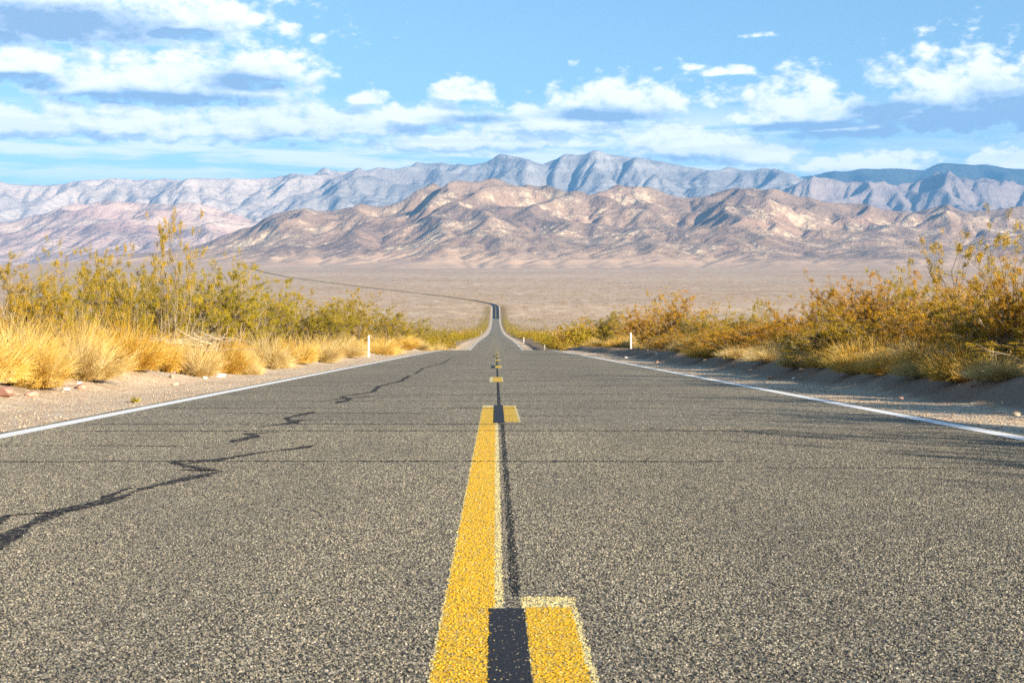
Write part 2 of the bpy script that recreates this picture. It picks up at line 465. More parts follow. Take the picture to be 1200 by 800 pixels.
def mountain(name, mat, sil, d_front, d_crest, d_back, cell, noise_len, rough, iters, K, seed, crest_var=0.06, warp=0.5, diff=0.06, front_pow=1.25,
             scale_px=10, sink=14.0, front_var=.35):
    """sil: the ridge line in photo pixels; the range stands between d_front and d_back metres away"""
    sp = np.array([p[0] for p in sil], float); st = np.array([p[1] for p in sil], float)
    dm = d_crest
    x0, x1 = (sp[0] - CX) / F * dm, (sp[-1] - CX) / F * dm
    X, Y = np.meshgrid(np.arange(x0, x1, cell), np.arange(d_front, d_back, cell))
    wx = X + warp * noise_len * fbm(X / noise_len / 2, Y / noise_len / 2, 3, seed + 50)
    wy = Y + warp * noise_len * fbm(X / noise_len / 2 + 9, Y / noise_len / 2, 3, seed + 60)
    base = PROFILE(Y)
    pix = CX + X / Y * F
    dc = d_crest * (1 + crest_var * fbm(X / (noise_len * 3), Y * 0 + 2.2, 3, seed + 70))
    el_t = (HY - np.interp(pix, sp, st)) / F
    H = np.maximum(el_t * dc + CAMH - PROFILE(dc), 5.0)
    df_ = d_front + front_var * (dc - d_front) * (fbm(X / (noise_len * 2.2), Y / (noise_len * 6), 3, seed + 90) + .1)
    front = np.clip((Y - df_) / (dc - df_), 0, 1) ** front_pow
    back = np.clip((d_back - Y) / (d_back - dc), 0, 1)
    env = np.minimum(front, back)
    edge = sstep(X, x0, x0 + 6 * cell) * sstep(X, x1, x1 - 6 * cell)
    rel = H * env * ((1 - rough) + rough * 1.5 * ridged(wx / noise_len, wy / noise_len, 5, seed)) * edge
    rel += 0.05 * H * fbm(X / (noise_len * .15), Y / (noise_len * .15), 3, seed + 5) * np.sqrt(np.clip(env, 0, 1))
    z, A = erode(rel, cell, iters, K, diff=diff)
    # scale so that, seen along the road, the ridge line reaches its height
    nb = int((sp[-1] - sp[0]) / 2) + 1
    b = np.clip(((pix - sp[0]) / 2).astype(int), 0, nb - 1)
    tgt = (HY - np.interp(sp[0] + 2 * np.arange(nb), sp, st)) / F
    for spx in (scale_px * 3.5, scale_px * 1.8, scale_px * 1.1):
        e = (z + base - CAMH) / Y
        order = np.argsort(e.ravel()); top = np.zeros(nb, int) - 1
        top[b.ravel()[order]] = order
        ti = np.maximum(top, 0)
        sc = np.where(top >= 0, (tgt * Y.ravel()[ti] + CAMH - base.ravel()[ti]) / np.maximum(z.ravel()[ti], 3.0), 1.0)
        sc = np.clip(sc, 0.3, 3)
        kern = np.exp(-0.5 * (np.arange(-40, 41) / (spx / 2)) ** 2); kern /= kern.sum()
        sc = np.convolve(np.pad(sc, 40, mode='edge'), kern, mode='valid')
        z = z * np.interp(pix, sp[0] + 2 * np.arange(nb), sc)
    zz = base + z - sink * (1 - sstep(z, 0, sink * 1.2))
    gy, gx = np.gradient(z, cell)
    o = mesh_object(name, np.stack([X, Y, zz], -1).reshape(-1, 3), grid_faces(*X.shape), mat, smooth=True,
                    attrs={'rel': z, 'slope': np.hypot(gx, gy), 'flow': np.log2(A + 1), 'rise': z / np.maximum(H, 1)})
    tag(o, kind='structure')
    return o


# painted hills: brown caps, cream badland beds, rosy aprons
m_hills, k = material('painted_hills')
P = k.pos(); zrel = k.attr('rel'); slp = k.attr('slope'); rise = k.attr('rise'); flow = k.attr('flow')
nA = k.noise(P, 0.0022, 5, 0.55); nB = k.noise(P, 0.0075, 5, 0.6); nC = k.noise(P, 0.03, 4, 0.65)
nD = k.noise(k.v('ADD', P, (5000., 900., 0.)), 0.0014, 4, 0.55)
col = k.ramp(nB, [(0.28, (.22, .15, .108)), (0.48, (.34, .238, .168)), (0.70, (.48, .355, .255))])
col = k.mix(k.m('MULTIPLY', k.smooth(nD, 0.50, 0.66), 0.55), col, (.40, .255, .185))
nG = k.noise(k.v('ADD', P, (900., 7000., 0.)), 0.0017, 5, 0.6)
col = k.mix(k.m('MULTIPLY', k.smooth(nG, 0.52, 0.60), 0.70), col, (.165, .12, .10))
bed = k.m('ADD', rise, k.m('MULTIPLY_ADD', nA, 1.5, -0.75))
bed = k.m('ADD', bed, k.m('MULTIPLY_ADD', nB, 0.5, -0.25))
cream = k.m('MAXIMUM', k.m('MULTIPLY', k.smooth(bed, 0.20, 0.28), k.smooth(bed, 0.50, 0.42)), k.m('MULTIPLY', k.smooth(bed, 0.66, 0.74), k.smooth(bed, 1.02, 0.90)))
cream = k.m('MULTIPLY', cream, k.smooth(slp, 0.10, 0.30))
cream = k.m('MULTIPLY', cream, k.smooth(k.m('ADD', nB, k.m('MULTIPLY', nC, 0.6)), 0.82, 0.95))
col = k.mix(k.m('MULTIPLY', cream, 0.72), col, k.mix(nC, (.54, .43, .28), (.70, .59, .42)))
cap = k.smooth(k.m('ADD', rise, k.m('MULTIPLY_ADD', nA, 0.9, -0.45)), 0.72, 0.95)
col = k.mix(k.m('MULTIPLY', cap, 0.65), col, k.mix(nC, (.15, .11, .095), (.24, .18, .145)))
col = k.mix(k.m('MULTIPLY', k.smooth(flow, 5.0, 9.0), 0.30), col, (.47, .37, .30))
nE = k.noise(P, 0.09, 3, 0.6)
col = k.mix(k.m('MULTIPLY', k.smooth(nE, 0.40, 0.62), 0.30), col, (.19, .13, .10))
col = k.mix(k.smooth(k.m('ADD', zrel, k.m('MULTIPLY_ADD', nA, 90.0, -45.0)), 75.0, 5.0), col, (.50, .35, .24))
nrm = k.bump(k.m('MULTIPLY', k.m('ADD', nB, k.m('ADD', k.m('MULTIPLY', nC, 0.6), k.m('MULTIPLY', nE, 0.3))), k.smooth(zrel, 5.0, 70.0)), 1.0, 16.0)
finish(k, principled(k, col, 0.95, nrm, 0.1))

SIL_MID = [(120, 300), (180, 296), (225, 290), (262, 276), (300, 262), (320, 251), (338, 246), (358, 244), (378, 248), (396, 247), (420, 238), (445, 244),
           (470, 235), (500, 219), (522, 213), (545, 215), (560, 214), (600, 217), (640, 219), (664, 223), (690, 229), (703, 222), (725, 219),
           (760, 219), (790, 231), (815, 232), (838, 227), (852, 221), (880, 221), (912, 222), (940, 232), (975, 237), (1010, 240), (1050, 248),
           (1085, 247), (1098, 241), (1112, 240), (1128, 248), (1150, 247), (1180, 244), (1230, 240), (1300, 246), (1400, 255), (1500, 275)]
mountain('hills', m_hills, SIL_MID, 5000, 8000, 9600, 11, 580, 0.40, 80, 0.028, 3, crest_var=0.05, warp=0.7, diff=0.03, front_pow=2.2, front_var=.50, sink=5.0)


def rock(name, stops, band, tint, blen, bscale, s1):
    m, k = material(name)
    P = k.pos(); X_, Y_, Z_ = k.sep(P); rise = k.attr('rise'); slp = k.attr('slope'); flow = k.attr('flow')
    nA = k.noise(P, s1, 5, 0.55); nB = k.noise(P, s1 * 5, 5, 0.6)
    col = k.ramp(nA, stops)
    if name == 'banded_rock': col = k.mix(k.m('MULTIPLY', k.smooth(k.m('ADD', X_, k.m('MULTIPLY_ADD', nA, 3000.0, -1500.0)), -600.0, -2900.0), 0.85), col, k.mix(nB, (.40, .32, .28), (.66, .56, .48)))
    st = k.m('ADD', k.m('MULTIPLY', Z_, blen), k.m('MULTIPLY', nA, 1.6))
    ln = k.noise(k.xyz(0.3, 0.7, st), bscale, 3, 0.6)
    col = k.mix(k.m('MULTIPLY', k.smooth(ln, 0.44, 0.62), band), col, tint)
    col = k.mix(k.m('MULTIPLY', k.smooth(nB, 0.40, 0.75), 0.35), col, stops[0][1])
    nC = k.noise(P, s1 * 22, 4, 0.65)
    col = k.mix(k.m('MULTIPLY', k.smooth(nC, 0.45, 0.65), 0.35), col, stops[0][1])
    nrm = k.bump(k.m('ADD', nB, k.m('MULTIPLY', nC, 0.35)), 1.0, 60.0)
    finish(k, principled(k, col, 0.95, nrm, 0.1))
    return m


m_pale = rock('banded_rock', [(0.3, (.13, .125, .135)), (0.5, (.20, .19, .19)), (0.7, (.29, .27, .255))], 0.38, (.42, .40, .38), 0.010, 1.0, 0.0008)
m_lav = rock('mauve_rock', [(0.3, (.30, .20, .185)), (0.5, (.43, .315, .28)), (0.7, (.58, .46, .39))], 0.45, (.70, .58, .47), 0.006, 1.0, 0.0009)
m_rose = rock('rosy_rock', [(0.3, (.15, .12, .12)), (0.5, (.23, .185, .17)), (0.7, (.32, .26, .225))], 0.25, (.40, .34, .29), 0.008, 1.0, 0.0007)
m_dark = rock('cloud_shaded_rock', [(0.3, (.030, .042, .045)), (0.5, (.040, .050, .050)), (0.7, (.055, .062, .058))], 0.15, (.06, .065, .06), 0.008, 1.0, 0.0007)  # dark base colour stands in for cloud shadow on the far right ridge

SIL_FAR = [(-420, 232), (-300, 224), (-200, 226), (-100, 217), (0, 214), (30, 217), (62, 217), (92, 212), (130, 209), (165, 211), (200, 210), (250, 209), (290, 210),
           (320, 208), (345, 204), (372, 202), (390, 199), (408, 201), (424, 197), (440, 198), (470, 197), (484, 192), (500, 192), (516, 190), (530, 193), (563, 193),
           (578, 186), (590, 180), (602, 184), (617, 186), (630, 191), (640, 192), (650, 187), (664, 182), (680, 179), (697, 177), (716, 182),
           (750, 185), (785, 192), (817, 198), (855, 198), (890, 199), (912, 198), (930, 205), (950, 212), (985, 224), (1040, 236), (1120, 250)]
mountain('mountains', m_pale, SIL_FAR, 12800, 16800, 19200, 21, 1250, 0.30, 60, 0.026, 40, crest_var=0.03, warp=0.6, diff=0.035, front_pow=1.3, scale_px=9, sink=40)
SIL_LAV = [(-400, 268), (-300, 252), (-200, 246), (-100, 256), (0, 262), (30, 256), (67, 244), (100, 238), (127, 235), (155, 238), (180, 237), (196, 242), (213, 237), (230, 239),
           (247, 242), (270, 250), (292, 257), (315, 266), (350, 276), (400, 292)]
mountain('hills', m_lav, SIL_LAV, 9300, 11800, 13600, 16, 800, 0.42, 75, 0.034, 81, crest_var=0.04, warp=0.6, diff=0.05, sink=25)
SIL_ROSE = [(820, 262), (860, 246), (900, 232), (925, 220), (940, 211), (955, 206), (975, 211), (1000, 214), (1027, 211), (1045, 217), (1068, 214), (1085, 207), (1108, 201), (1126, 207),
            (1145, 212), (1162, 208), (1180, 213), (1200, 217), (1240, 210), (1300, 218), (1400, 212), (1500, 225), (1600, 240)]
mountain('mountains', m_rose, SIL_ROSE, 12500, 15500, 18000, 22, 1150, 0.42, 75, 0.034, 120, crest_var=0.03, warp=0.5, diff=0.015, front_pow=1.3, scale_px=9, sink=40)
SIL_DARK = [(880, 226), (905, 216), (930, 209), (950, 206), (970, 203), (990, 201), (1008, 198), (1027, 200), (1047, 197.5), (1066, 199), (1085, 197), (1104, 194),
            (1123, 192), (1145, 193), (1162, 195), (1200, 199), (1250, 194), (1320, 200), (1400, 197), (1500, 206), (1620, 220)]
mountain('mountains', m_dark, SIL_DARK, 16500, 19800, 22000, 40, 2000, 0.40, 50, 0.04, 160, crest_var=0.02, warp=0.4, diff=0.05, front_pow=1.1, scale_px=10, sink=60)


# ------------------------------------------------------------------ road
def asphalt(k, old=True):
    """chip-seal: stones of tan, grey and cream set in dark binder. Returns (colour, height, stone mask)"""
    P = k.pos(); x_, y_, z_ = k.sep(P)
    q = k.xyz(x_, y_, 0.0)
    qs = k.xyz(x_, k.m('MULTIPLY', y_, 0.55), 0.0)
    vo = k.voro(qs, 92.0); c = k.sep(vo[1])
    v2 = k.voro(k.v('ADD', q, (3.3, 1.7, 0.)), 170.0); c2 = k.sep(v2[1])
    big = k.noise(q, 0.5, 4, 0.6); mid = k.noise(q, 6.0, 3, 0.6)
    stone = k.ramp(c[0], [(0.0, (.022, .022, .025)), (0.25, (.085, .078, .068)), (0.45, (.27, .235, .17)), (0.75, (.50, .43, .30)), (1.0, (.80, .72, .56))])
    fines = k.ramp(c2[1], [(0.0, (.02, .02, .022)), (0.6, (.14, .12, .085)), (1.0, (.42, .36, .25))])
    col = k.mix(0.30, stone, fines)
    pit = k.smooth(vo[0], 0.42, 0.72)
    col = k.mix(k.m('MULTIPLY', pit, 0.80), col, (.022, .022, .024))
    track = k.smooth(k.m('ABSOLUTE', k.m('SUBTRACT', k.m('ABSOLUTE', x_), 1.75)), 1.3, 0.2)
    col = k.mix(k.m('MULTIPLY', k.smooth(big, 0.42, 0.66), 0.28), col, (.085, .078, .065))
    col = k.mix(k.m('MULTIPLY', track, 0.10), col, (.06, .06, .06))
    col = k.mix(k.m('MULTIPLY', k.smooth(mid, 0.55, 0.75), 0.18), col, (.28, .25, .19))
    hgt = k.m('ADD', k.m('MULTIPLY', vo[0], -1.0), k.m('MULTIPLY', c[1], 0.5))
    return col, hgt, pit, q


m_road, k = material('asphalt')
col, hgt, pit, q = asphalt(k)
finish(k, principled(k, col, 0.9, k.bump(hgt, 0.40, 0.004), 0.15))
m_new, k = material('fresh_asphalt')
nn = k.noise(k.pos(), 2.0, 4, 0.6)
finish(k, principled(k, k.ramp(nn, [(0.3, (.016, .016, .018)), (0.7, (.03, .03, .032))]), 0.85, None, 0.2))
m_tar, k = material('tar_sealant')
col, hgt, pit, q = asphalt(k)
tn = k.noise(q, 26.0, 4, 0.7)
tcol = k.mix(k.smooth(tn, 0.47, 0.66), (.016, .012, .013), col)
finish(k, principled(k, tcol, 0.8, k.bump(hgt, 0.3, 0.003), 0.12))
m_tarthin, k = material('thin_tar')
col, hgt, pit, q = asphalt(k)
tn = k.noise(q, 9.0, 5, 0.75)
tcol = k.mix(k.smooth(tn, 0.58, 0.74), (.020, .025, .026), col)
finish(k, principled(k, tcol, 0.85, k.bump(hgt, 0.4, 0.004), 0.12))


def paint(name, a, b, wear_lo, wear_hi, pits):
    m, k = material(name)
    col, hgt, pit, q = asphalt(k)
    n = k.noise(q, 14.0, 5, 0.7); n2 = k.noise(q, 70.0, 3, 0.6); n3 = k.noise(q, 2.0, 3, 0.5)
    pc = k.mix(k.smooth(n2, 0.3, 0.7), a, b)
    pc = k.mix(k.m('MULTIPLY', pit, pits), pc, tuple(v * 0.22 + .012 for v in a))
    wr = k.smooth(k.m('ADD', k.m('MULTIPLY', n, 0.6), k.m('ADD', k.m('MULTIPLY', n2, 0.3), k.m('MULTIPLY', n3, 0.15))), wear_lo, wear_hi)
    finish(k, principled(k, k.mix(wr, pc, col), 0.7, k.bump(hgt, 0.15, 0.002), 0.2))
    return m


m_yellow = paint('yellow_paint', (.58, .335, .012), (.76, .51, .055), 0.58, 0.66, 0.62)
m_pale_y = paint('faded_paint', (.66, .56, .26), (.72, .64, .36), 0.56, 0.66, 0.5)
m_white = paint('white_paint', (.80, .80, .78), (.86, .86, .84), 0.66, 0.76, 0.3)
m_black = paint('blackout_paint', (.018, .018, .022), (.026, .026, .03), 0.63, 0.72, 0.3)


def strip(name, y0, y1, xa, xb, lift, mat, step=None, jag=0.0, seed=1, taper=0.0):
    """a sheet lying along the road between lateral offsets xa and xb"""
    n = max(2, int((y1 - y0) / (step or 0.5)) + 1)
    y = np.linspace(y0, y1, n)
    ja = jag * gnoise(y * 9, y * 0 + seed, seed) + jag * .6 * gnoise(y * 40, y * 0 + seed, seed + 3)
    jb = jag * gnoise(y * 9, y * 0 + seed + 7, seed + 1) + jag * .6 * gnoise(y * 40, y * 0 + seed, seed + 4)
    cx = ROADX(y); z = PROFILE(y) + lift
    v = np.concatenate([np.stack([cx + xa + ja, y, z], -1), np.stack([cx + xb + jb, y, z], -1)])
    i = np.arange(n - 1)
    return v, np.stack([i, i + n, i + n + 1, i + 1], -1)


ROADY = np.concatenate([np.arange(-60, 0, 5), np.arange(0, 220, 1.0), np.arange(220, 2400, 8), np.arange(2400, 8000, 40)])
n = len(ROADY); cx = ROADX(ROADY); z = PROFILE(ROADY)
dx = np.gradient(cx, ROADY); nx_, ny_ = 1 / np.hypot(1, dx), -dx / np.hypot(1, dx)
jl = 0.03 * gnoise(ROADY * 0.9, ROADY * 0 + 1, 4); jr = 0.03 * gnoise(ROADY * 0.9, ROADY * 0 + 5, 8)
rows = []
for lat, dz in ((ROAD_L - .04 + jl, -0.14), (ROAD_L + jl, 0.0), (0 * jl, 0.0), (ROAD_R + jr, 0.0), (ROAD_R + .04 + jr, -0.14)):
    rows.append(np.stack([cx + lat * nx_, ROADY + lat * ny_, z + dz], -1))
V_ = np.stack(rows, 1).reshape(-1, 3)
fs = grid_faces(n, 5)
midy = np.repeat(ROADY[:-1], 4)
road = mesh_object('road', V_, fs, [m_road, m_new], smooth=False, mat_idx=(midy > 1620).astype(int))
tag(road, kind='structure')


def join(name, pieces, mat, kind='structure'):
    vs, fcs, off = [], [], 0
    for v, f in pieces:
        vs.append(v); fcs.append(f + off); off += len(v)
    o = mesh_object(name, np.concatenate(vs), np.concatenate(fcs), mat)
    return tag(o, kind=kind)


# edge lines
join('edge_line', [strip('', -40, 230, -3.575, -3.425, .003, m_white, .25, .004, 3), strip('', 230, 1620, -3.575, -3.425, .012, m_white, 8)], m_white)
join('edge_line', [strip('', -40, 230, 3.575, 3.725, .003, m_white, .25, .004, 5), strip('', 230, 1620, 3.575, 3.725, .012, m_white, 8)], m_white)
# the solid line of the near no-passing zone, over the pale ghost of an older line
join('centre_line', [strip('', -30, 15.55, -.132, -.004, .0010, m_yellow, .03, .008, 11)], m_yellow)
join('faded_line', [strip('', -30, 15.95, -.137, .019, .0005, m_pale_y, .05, .006, 13)], m_pale_y)
dash, ghost, black = [], [], []
CY = 11.8
far_ends = [4.05 + CY * i for i in range(0, 9)]
for i, fe in enumerate(far_ends):
    if i < 2: xa, xb = .075, .192
    elif i == 2: xa, xb = -.045, .105
    else: xa, xb = -.01, .125
    dash.append(strip('', fe - 3.1, fe - (0.10 if i < 2 else 0), xa, xb, (.0010 if i < 2 else .003), m_yellow, .03, .008, 21 + i))
    ghost.append(strip('', fe - 3.1, fe + 0.06, xa - .012 if i != 2 else xa - .06, xb + .016, (.0005 if i < 2 else .0015), m_pale_y, .05, .006, 31 + i))
    if i < 2: black.append(strip('', fe - 3.1 - .15, fe - (.12 if i == 0 else -.1), -.016, .073, (.0022 if i == 0 else .0045), m_black, .05, .004, 41 + i))
    elif i in (3, 5): black.append(strip('', fe - 3.1, fe, -.11, -.015, .0045, m_black, .05, .004, 41 + i))
for i in range(9, 150):
    fe = 4.05 + CY * i
    dash.append(strip('', fe - 3.1, fe, -.06, .06, .014, m_yellow, 1.5, 0, 1))
join('dashed_line', dash, m_yellow)
join('faded_dashes', ghost, m_pale_y)
join('blackout_line', black, m_black)
yl = 1640
join('centre_line', [strip('', 1640, 1880, -.22, -.06, .03, m_pale_y, 8), strip('', 1640, 1880, .06, .22, .03, m_pale_y, 8)], m_pale_y)


def snake(pts, w0, seed, lift=.0025, wob=.03, step=.03):
    """a sealed crack wandering along pts (lateral, forward), its width changing"""
    p = np.array(pts, float)
    s = np.concatenate([[0], np.cumsum(np.hypot(*np.diff(p, axis=0).T))])
    t = np.arange(0, s[-1], step)
    x = np.interp(t, s, p[:, 0]) + wob * fbm(t * 1.7, t * 0 + seed, 4, seed); y = np.interp(t, s, p[:, 1]) + wob * fbm(t * 1.7 + 40, t * 0 + seed, 4, seed + 9)
    tx, ty = np.gradient(x), np.gradient(y); ll = np.hypot(tx, ty) + 1e-9
    wd = w0 * np.clip(0.75 + 1.2 * fbm(t * 1.1, t * 0 + 3, 3, seed + 2) + .5 * gnoise(t * 9, t * 0, seed + 3), 0.10, 2.2)
    wd *= np.minimum(1, np.minimum(t, s[-1] - t) / .25 + .08)
    ox, oy = -ty / ll * wd / 2, tx / ll * wd / 2
    n = len(t); z = PROFILE(y) + lift
    v = np.concatenate([np.stack([x + ox, y + oy, z], -1), np.stack([x - ox, y - oy, z], -1)])
    i = np.arange(n - 1)
    return v, np.stack([i, i + n, i + n + 1, i + 1], -1)


def gp(px, py):
    d = F * CAMH / (py - HY); return ((px - CX) / F * d, d)


main = [gp(-60, 668), gp(0, 634), gp(40, 612), gp(70, 600), gp(120, 588), gp(165, 574), gp(215, 562), gp(262, 552)]
tars = [snake(main, .10, 1), snake([gp(-60, 650), gp(10, 604), gp(70, 600), gp(110, 592)], .045, 2, .003),
        snake([gp(60, 603), gp(110, 590), gp(150, 572), gp(170, 572)], .05, 3, .0028),
        snake([gp(195, 550), gp(250, 552), gp(215, 545), gp(200, 541), gp(262, 538)], .09, 4, .0026),
        snake([gp(205, 545), gp(255, 539), gp(300, 531), gp(345, 526), gp(370, 521)], .07, 5, .0029),
        snake([gp(268, 519), gp(300, 511), gp(290, 508), gp(330, 506)], .10, 6), snake([gp(303, 500), gp(345, 496), gp(335, 490), gp(370, 482)], .10, 7),
        snake([gp(330, 498), gp(352, 492), gp(380, 492)], .09, 8, .0028),
        snake([(-1.72, 16.4), (-1.66, 17.5), (-1.85, 18.4), (-1.60, 20.0), (-1.7, 22.5), (-1.55, 25), (-1.62, 29)], .085, 9),
        snake([(-1.9, 17.4), (-1.6, 18.2), (-1.4, 18.6)], .08, 10, .0029), snake([(-1.58, 30), (-1.7, 36), (-1.5, 44), (-1.6, 55)], .06, 12)]
join('tar_seal', tars, m_tar)
cr = []
for (py, xa, xb, wd, sd) in ((541, -3.4, 1.45, 0.092, 1), (505, -3.2, 2.2, 0.106, 2), (522, -3.4, -1.9, 0.060, 3), (497, -3.4, .3, 0.046, 21), (478, -3.4, 1.9, 0.037, 22), (487, .05, .9, 0.081, 4), (484, -2.6, -.5, 0.057, 5), (470, -3.3, 3.2, 0.044, 6),
                             (462, -1.2, 3.0, 0.050, 7), (452, -3.4, 3.5, 0.062, 8), (446, -3.3, 2.0, 0.062, 9), (440, -3.4, 3.5, 0.075, 10), (434, -2, 3.5, 0.088, 11), (428, -3.4, 3.4, 0.100, 12),
                             (423, -3.4, 3.4, 0.112, 13), (419, -3.4, 3.4, 0.125, 14), (416, -3.4, 3.4, 0.150, 15), (548, 1.3, 3.4, 0.028, 16)):
    d = F * CAMH / (py - HY)
    cr.append(snake([(xa, d), (xa * .6 + xb * .4, d + .05 * math.sin(sd)), (xb, d - .06 * math.cos(sd * 2))], wd, 20 + sd, .0012 + .00005 * sd, .035, .04))
join('crack_seal', cr, m_tarthin)
join('joint_seal', [strip('', 4.1, 12.5, .040, .066, .0008, m_tarthin, .05, .009, 71), strip('', 16, 70, .015, .05, .0008, m_tarthin, .1, .01, 72)], m_tarthin)


# ------------------------------------------------------------------ stone chips standing proud of the near road
m_chip, k = material('road_chip')
geo = k.n.new('ShaderNodeNewGeometry')
rc = geo.outputs['Random Per Island']
cc = k.ramp(rc, [(0.0, (.022, .022, .025)), (0.20, (.052, .050, .047)), (0.45, (.120, .111, .091)), (0.74, (.195, .176, .134)), (0.93, (.27, .24, .18)), (1.0, (.42, .385, .32))])
P = k.pos(); x_, y_, z_ = k.sep(P)
st = k.noise(k.v('MULTIPLY', P, (1.0, .45, 1.0)), 0.9, 5, 0.62)
trk = k.smooth(k.m('ABSOLUTE', k.m('SUBTRACT', k.m('ABSOLUTE', k.m('SUBTRACT', k.m('ABSOLUTE', x_), 1.75)), .85)), 0.42, 0.05)
cc = k.mix(k.m('MULTIPLY', k.smooth(st, 0.42, 0.68), 0.42), cc, (.062, .061, .060))
cc = k.mix(k.m('MULTIPLY', trk, 0.22), cc, (.055, .054, .053))
finish(k, principled(k, cc, .75, None, .25))
def chip_paint(name, a, b, worn):
    m, k = material(name); rc = k.n.new('ShaderNodeNewGeometry').outputs['Random Per Island']
    c = k.mix(rc, a, b); c = k.mix(k.smooth(rc, .90, .93), c, worn)
    finish(k, principled(k, c, .7, None, .25)); return m
m_chip_y = chip_paint('yellow_chip', (.40, .215, .005), (.57, .350, .018), (.22, .18, .11))
m_chip_p = chip_paint('pale_chip', (.36, .29, .12), (.52, .44, .22), (.15, .13, .10))
m_chip_k = chip_paint('black_chip', (.010, .010, .012), (.030, .030, .034), (.20, .18, .14))
rg = np.random.default_rng(77)
N = 2700000
cx_ = rg.uniform(-3.55, 3.7, N); cy_ = np.where(rg.uniform(0, 1, N) < .72, rg.uniform(2.1, 12.0, N), rg.uniform(12.0, 24.0, N))
dens = np.where(cy_ < 5, 1.0, np.clip(5.0 / cy_, 0, 1) ** 1.6 * np.clip((24.0 - cy_) / 12.0, 0, 1)) * .58
ok = (rg.uniform(0, 1, N) < dens) & (np.abs(cx_) < .42 * cy_ + 1.2)
cx_, cy_ = cx_[ok], cy_[ok]
H2, bx0, by0, cell_ = np.zeros((2220, 760), bool), -3.8, 2.0, .01
for v, f in tars + cr:                                      # chips lying under the sealant are left out
    m_ = len(v) // 2
    for t in np.linspace(-.1, 1.1, 25):
        p = v[:m_, :2] * (1 - t) + v[m_:, :2] * t
        a_ = ((p[:, 1] - by0) / cell_).astype(int); b_ = ((p[:, 0] - bx0) / cell_).astype(int)
        for da in (0, 1, 2):
            o_ = (a_ + da >= 0) & (a_ + da < 2220) & (b_ >= 0) & (b_ < 760); H2[a_[o_] + da, b_[o_]] = True
hit = H2[np.clip(((cy_ - by0) / cell_).astype(int), 0, 2219), np.clip(((cx_ - bx0) / cell_).astype(int), 0, 759)]
hit &= rg.uniform(0, 1, len(hit)) < .85
cx_, cy_ = cx_[~hit], cy_[~hit]; N = len(cx_)
wob_ = .004 * gnoise(cy_ * 9, cy_ * 0 + 3, 5)
xq = cx_ + wob_ + rg.normal(0, .0018, N)
reg = np.zeros(N, int)
pale = (xq > -.137) & (xq < .019) & (cy_ < 15.9); pale |= (cy_ < 4.11) & (xq > .066) & (xq < .208)
yel = ((xq > -.132) & (xq < -.004) & (cy_ < 15.55)) | ((cy_ < 3.95) & (xq > .075) & (xq < .192))
blk = (cy_ < 3.93) & (xq > -.016) & (xq < .073)
seal = (xq > .040) & (xq < .066) & (cy_ > 4.1) & (rg.uniform(0, 1, N) < .7)
reg[pale & (rg.uniform(0, 1, N) < .86)] = 2; reg[yel & (rg.uniform(0, 1, N) < .93)] = 1; reg[blk & (rg.uniform(0, 1, N) < .94)] = 3; reg[seal & (reg == 0)] = 3
sz = rg.uniform(.0021, .0043, N) * rg.uniform(.8, 1.15, N); hh = rg.uniform(.0015, .0038, N)
th = rg.uniform(0, 6.283, N)
lev = []
for r_, zf in ((1.0, -.001), (.62, 1.0)):
    for q in range(4):
        a_ = th + q * math.pi / 2 + rg.normal(0, .30, N); rr_ = sz * r_ * rg.uniform(.75, 1.3, N)
        lev.append(np.stack([cx_ + np.cos(a_) * rr_, cy_ + np.sin(a_) * rr_, PROFILE(cy_) + (hh * rg.uniform(.55, 1.15, N) if zf > 0 else -.001)], -1))
V_ = np.stack(lev, 1).reshape(-1, 3)
o_ = np.arange(N)[:, None] * 8
F_ = np.stack([o_ + np.array(q) for q in ([[4, 5, 6, 7]], [[0, 1, 5, 4]], [[1, 2, 6, 5]], [[2, 3, 7, 6]], [[3, 0, 4, 7]])], 1).reshape(-1, 4)
tag(mesh_object('road_chips', V_, F_, [m_chip, m_chip_y, m_chip_p, m_chip_k], mat_idx=np.repeat(reg, 5)), kind='stuff')


# ------------------------------------------------------------------ plants
def tubes(seg):
    """seg: rows of (x0,y0,z0,x1,y1,z1,r0,r1) -> three-sided tapered sticks"""
    s = np.asarray(seg, float); a, b, r0, r1 = s[:, 0:3], s[:, 3:6], s[:, 6], s[:, 7]
    d = b - a; d /= np.linalg.norm(d, axis=1, keepdims=True) + 1e-9
    up = np.where(np.abs(d[:, 2:3]) > .9, np.array([[1., 0, 0]]), np.array([[0, 0, 1.]]))
    u = np.cross(d, up); u /= np.linalg.norm(u, axis=1, keepdims=True) + 1e-9
    w_ = np.cross(d, u)
    vs = []
    for p, r in ((a, r0), (b, r1)):
        for k3 in range(3):
            t = 2 * math.pi * k3 / 3
            vs.append(p + (u * math.cos(t) + w_ * math.sin(t)) * r[:, None])
    v = np.stack(vs, 1).reshape(-1, 3)
    o = np.arange(len(s))[:, None] * 6
    f = np.concatenate([o + np.array([[i, (i + 1) % 3, 3 + (i + 1) % 3, 3 + i]]) for i in range(3)])
    return v, f


def leaves(p, d, ln, wd, rng):
    """small folded leaf blades at points p pointing roughly along d"""
    n = len(p)
    d = d + rng.normal(0, .65, (n, 3)); d /= np.linalg.norm(d, axis=1, keepdims=True)
    r = rng.normal(0, 1, (n, 3)); s = np.cross(d, r); s /= np.linalg.norm(s, axis=1, keepdims=True) + 1e-9
    L = (ln * rng.uniform(.6, 1.4, n))[:, None]; W = (wd * rng.uniform(.6, 1.4, n))[:, None]
    v = np.stack([p, p + d * L * .5 + s * W * .5, p + d * L, p + d * L * .5 - s * W * .5], 1).reshape(-1, 3)
    return v, np.arange(n * 4).reshape(n, 4)


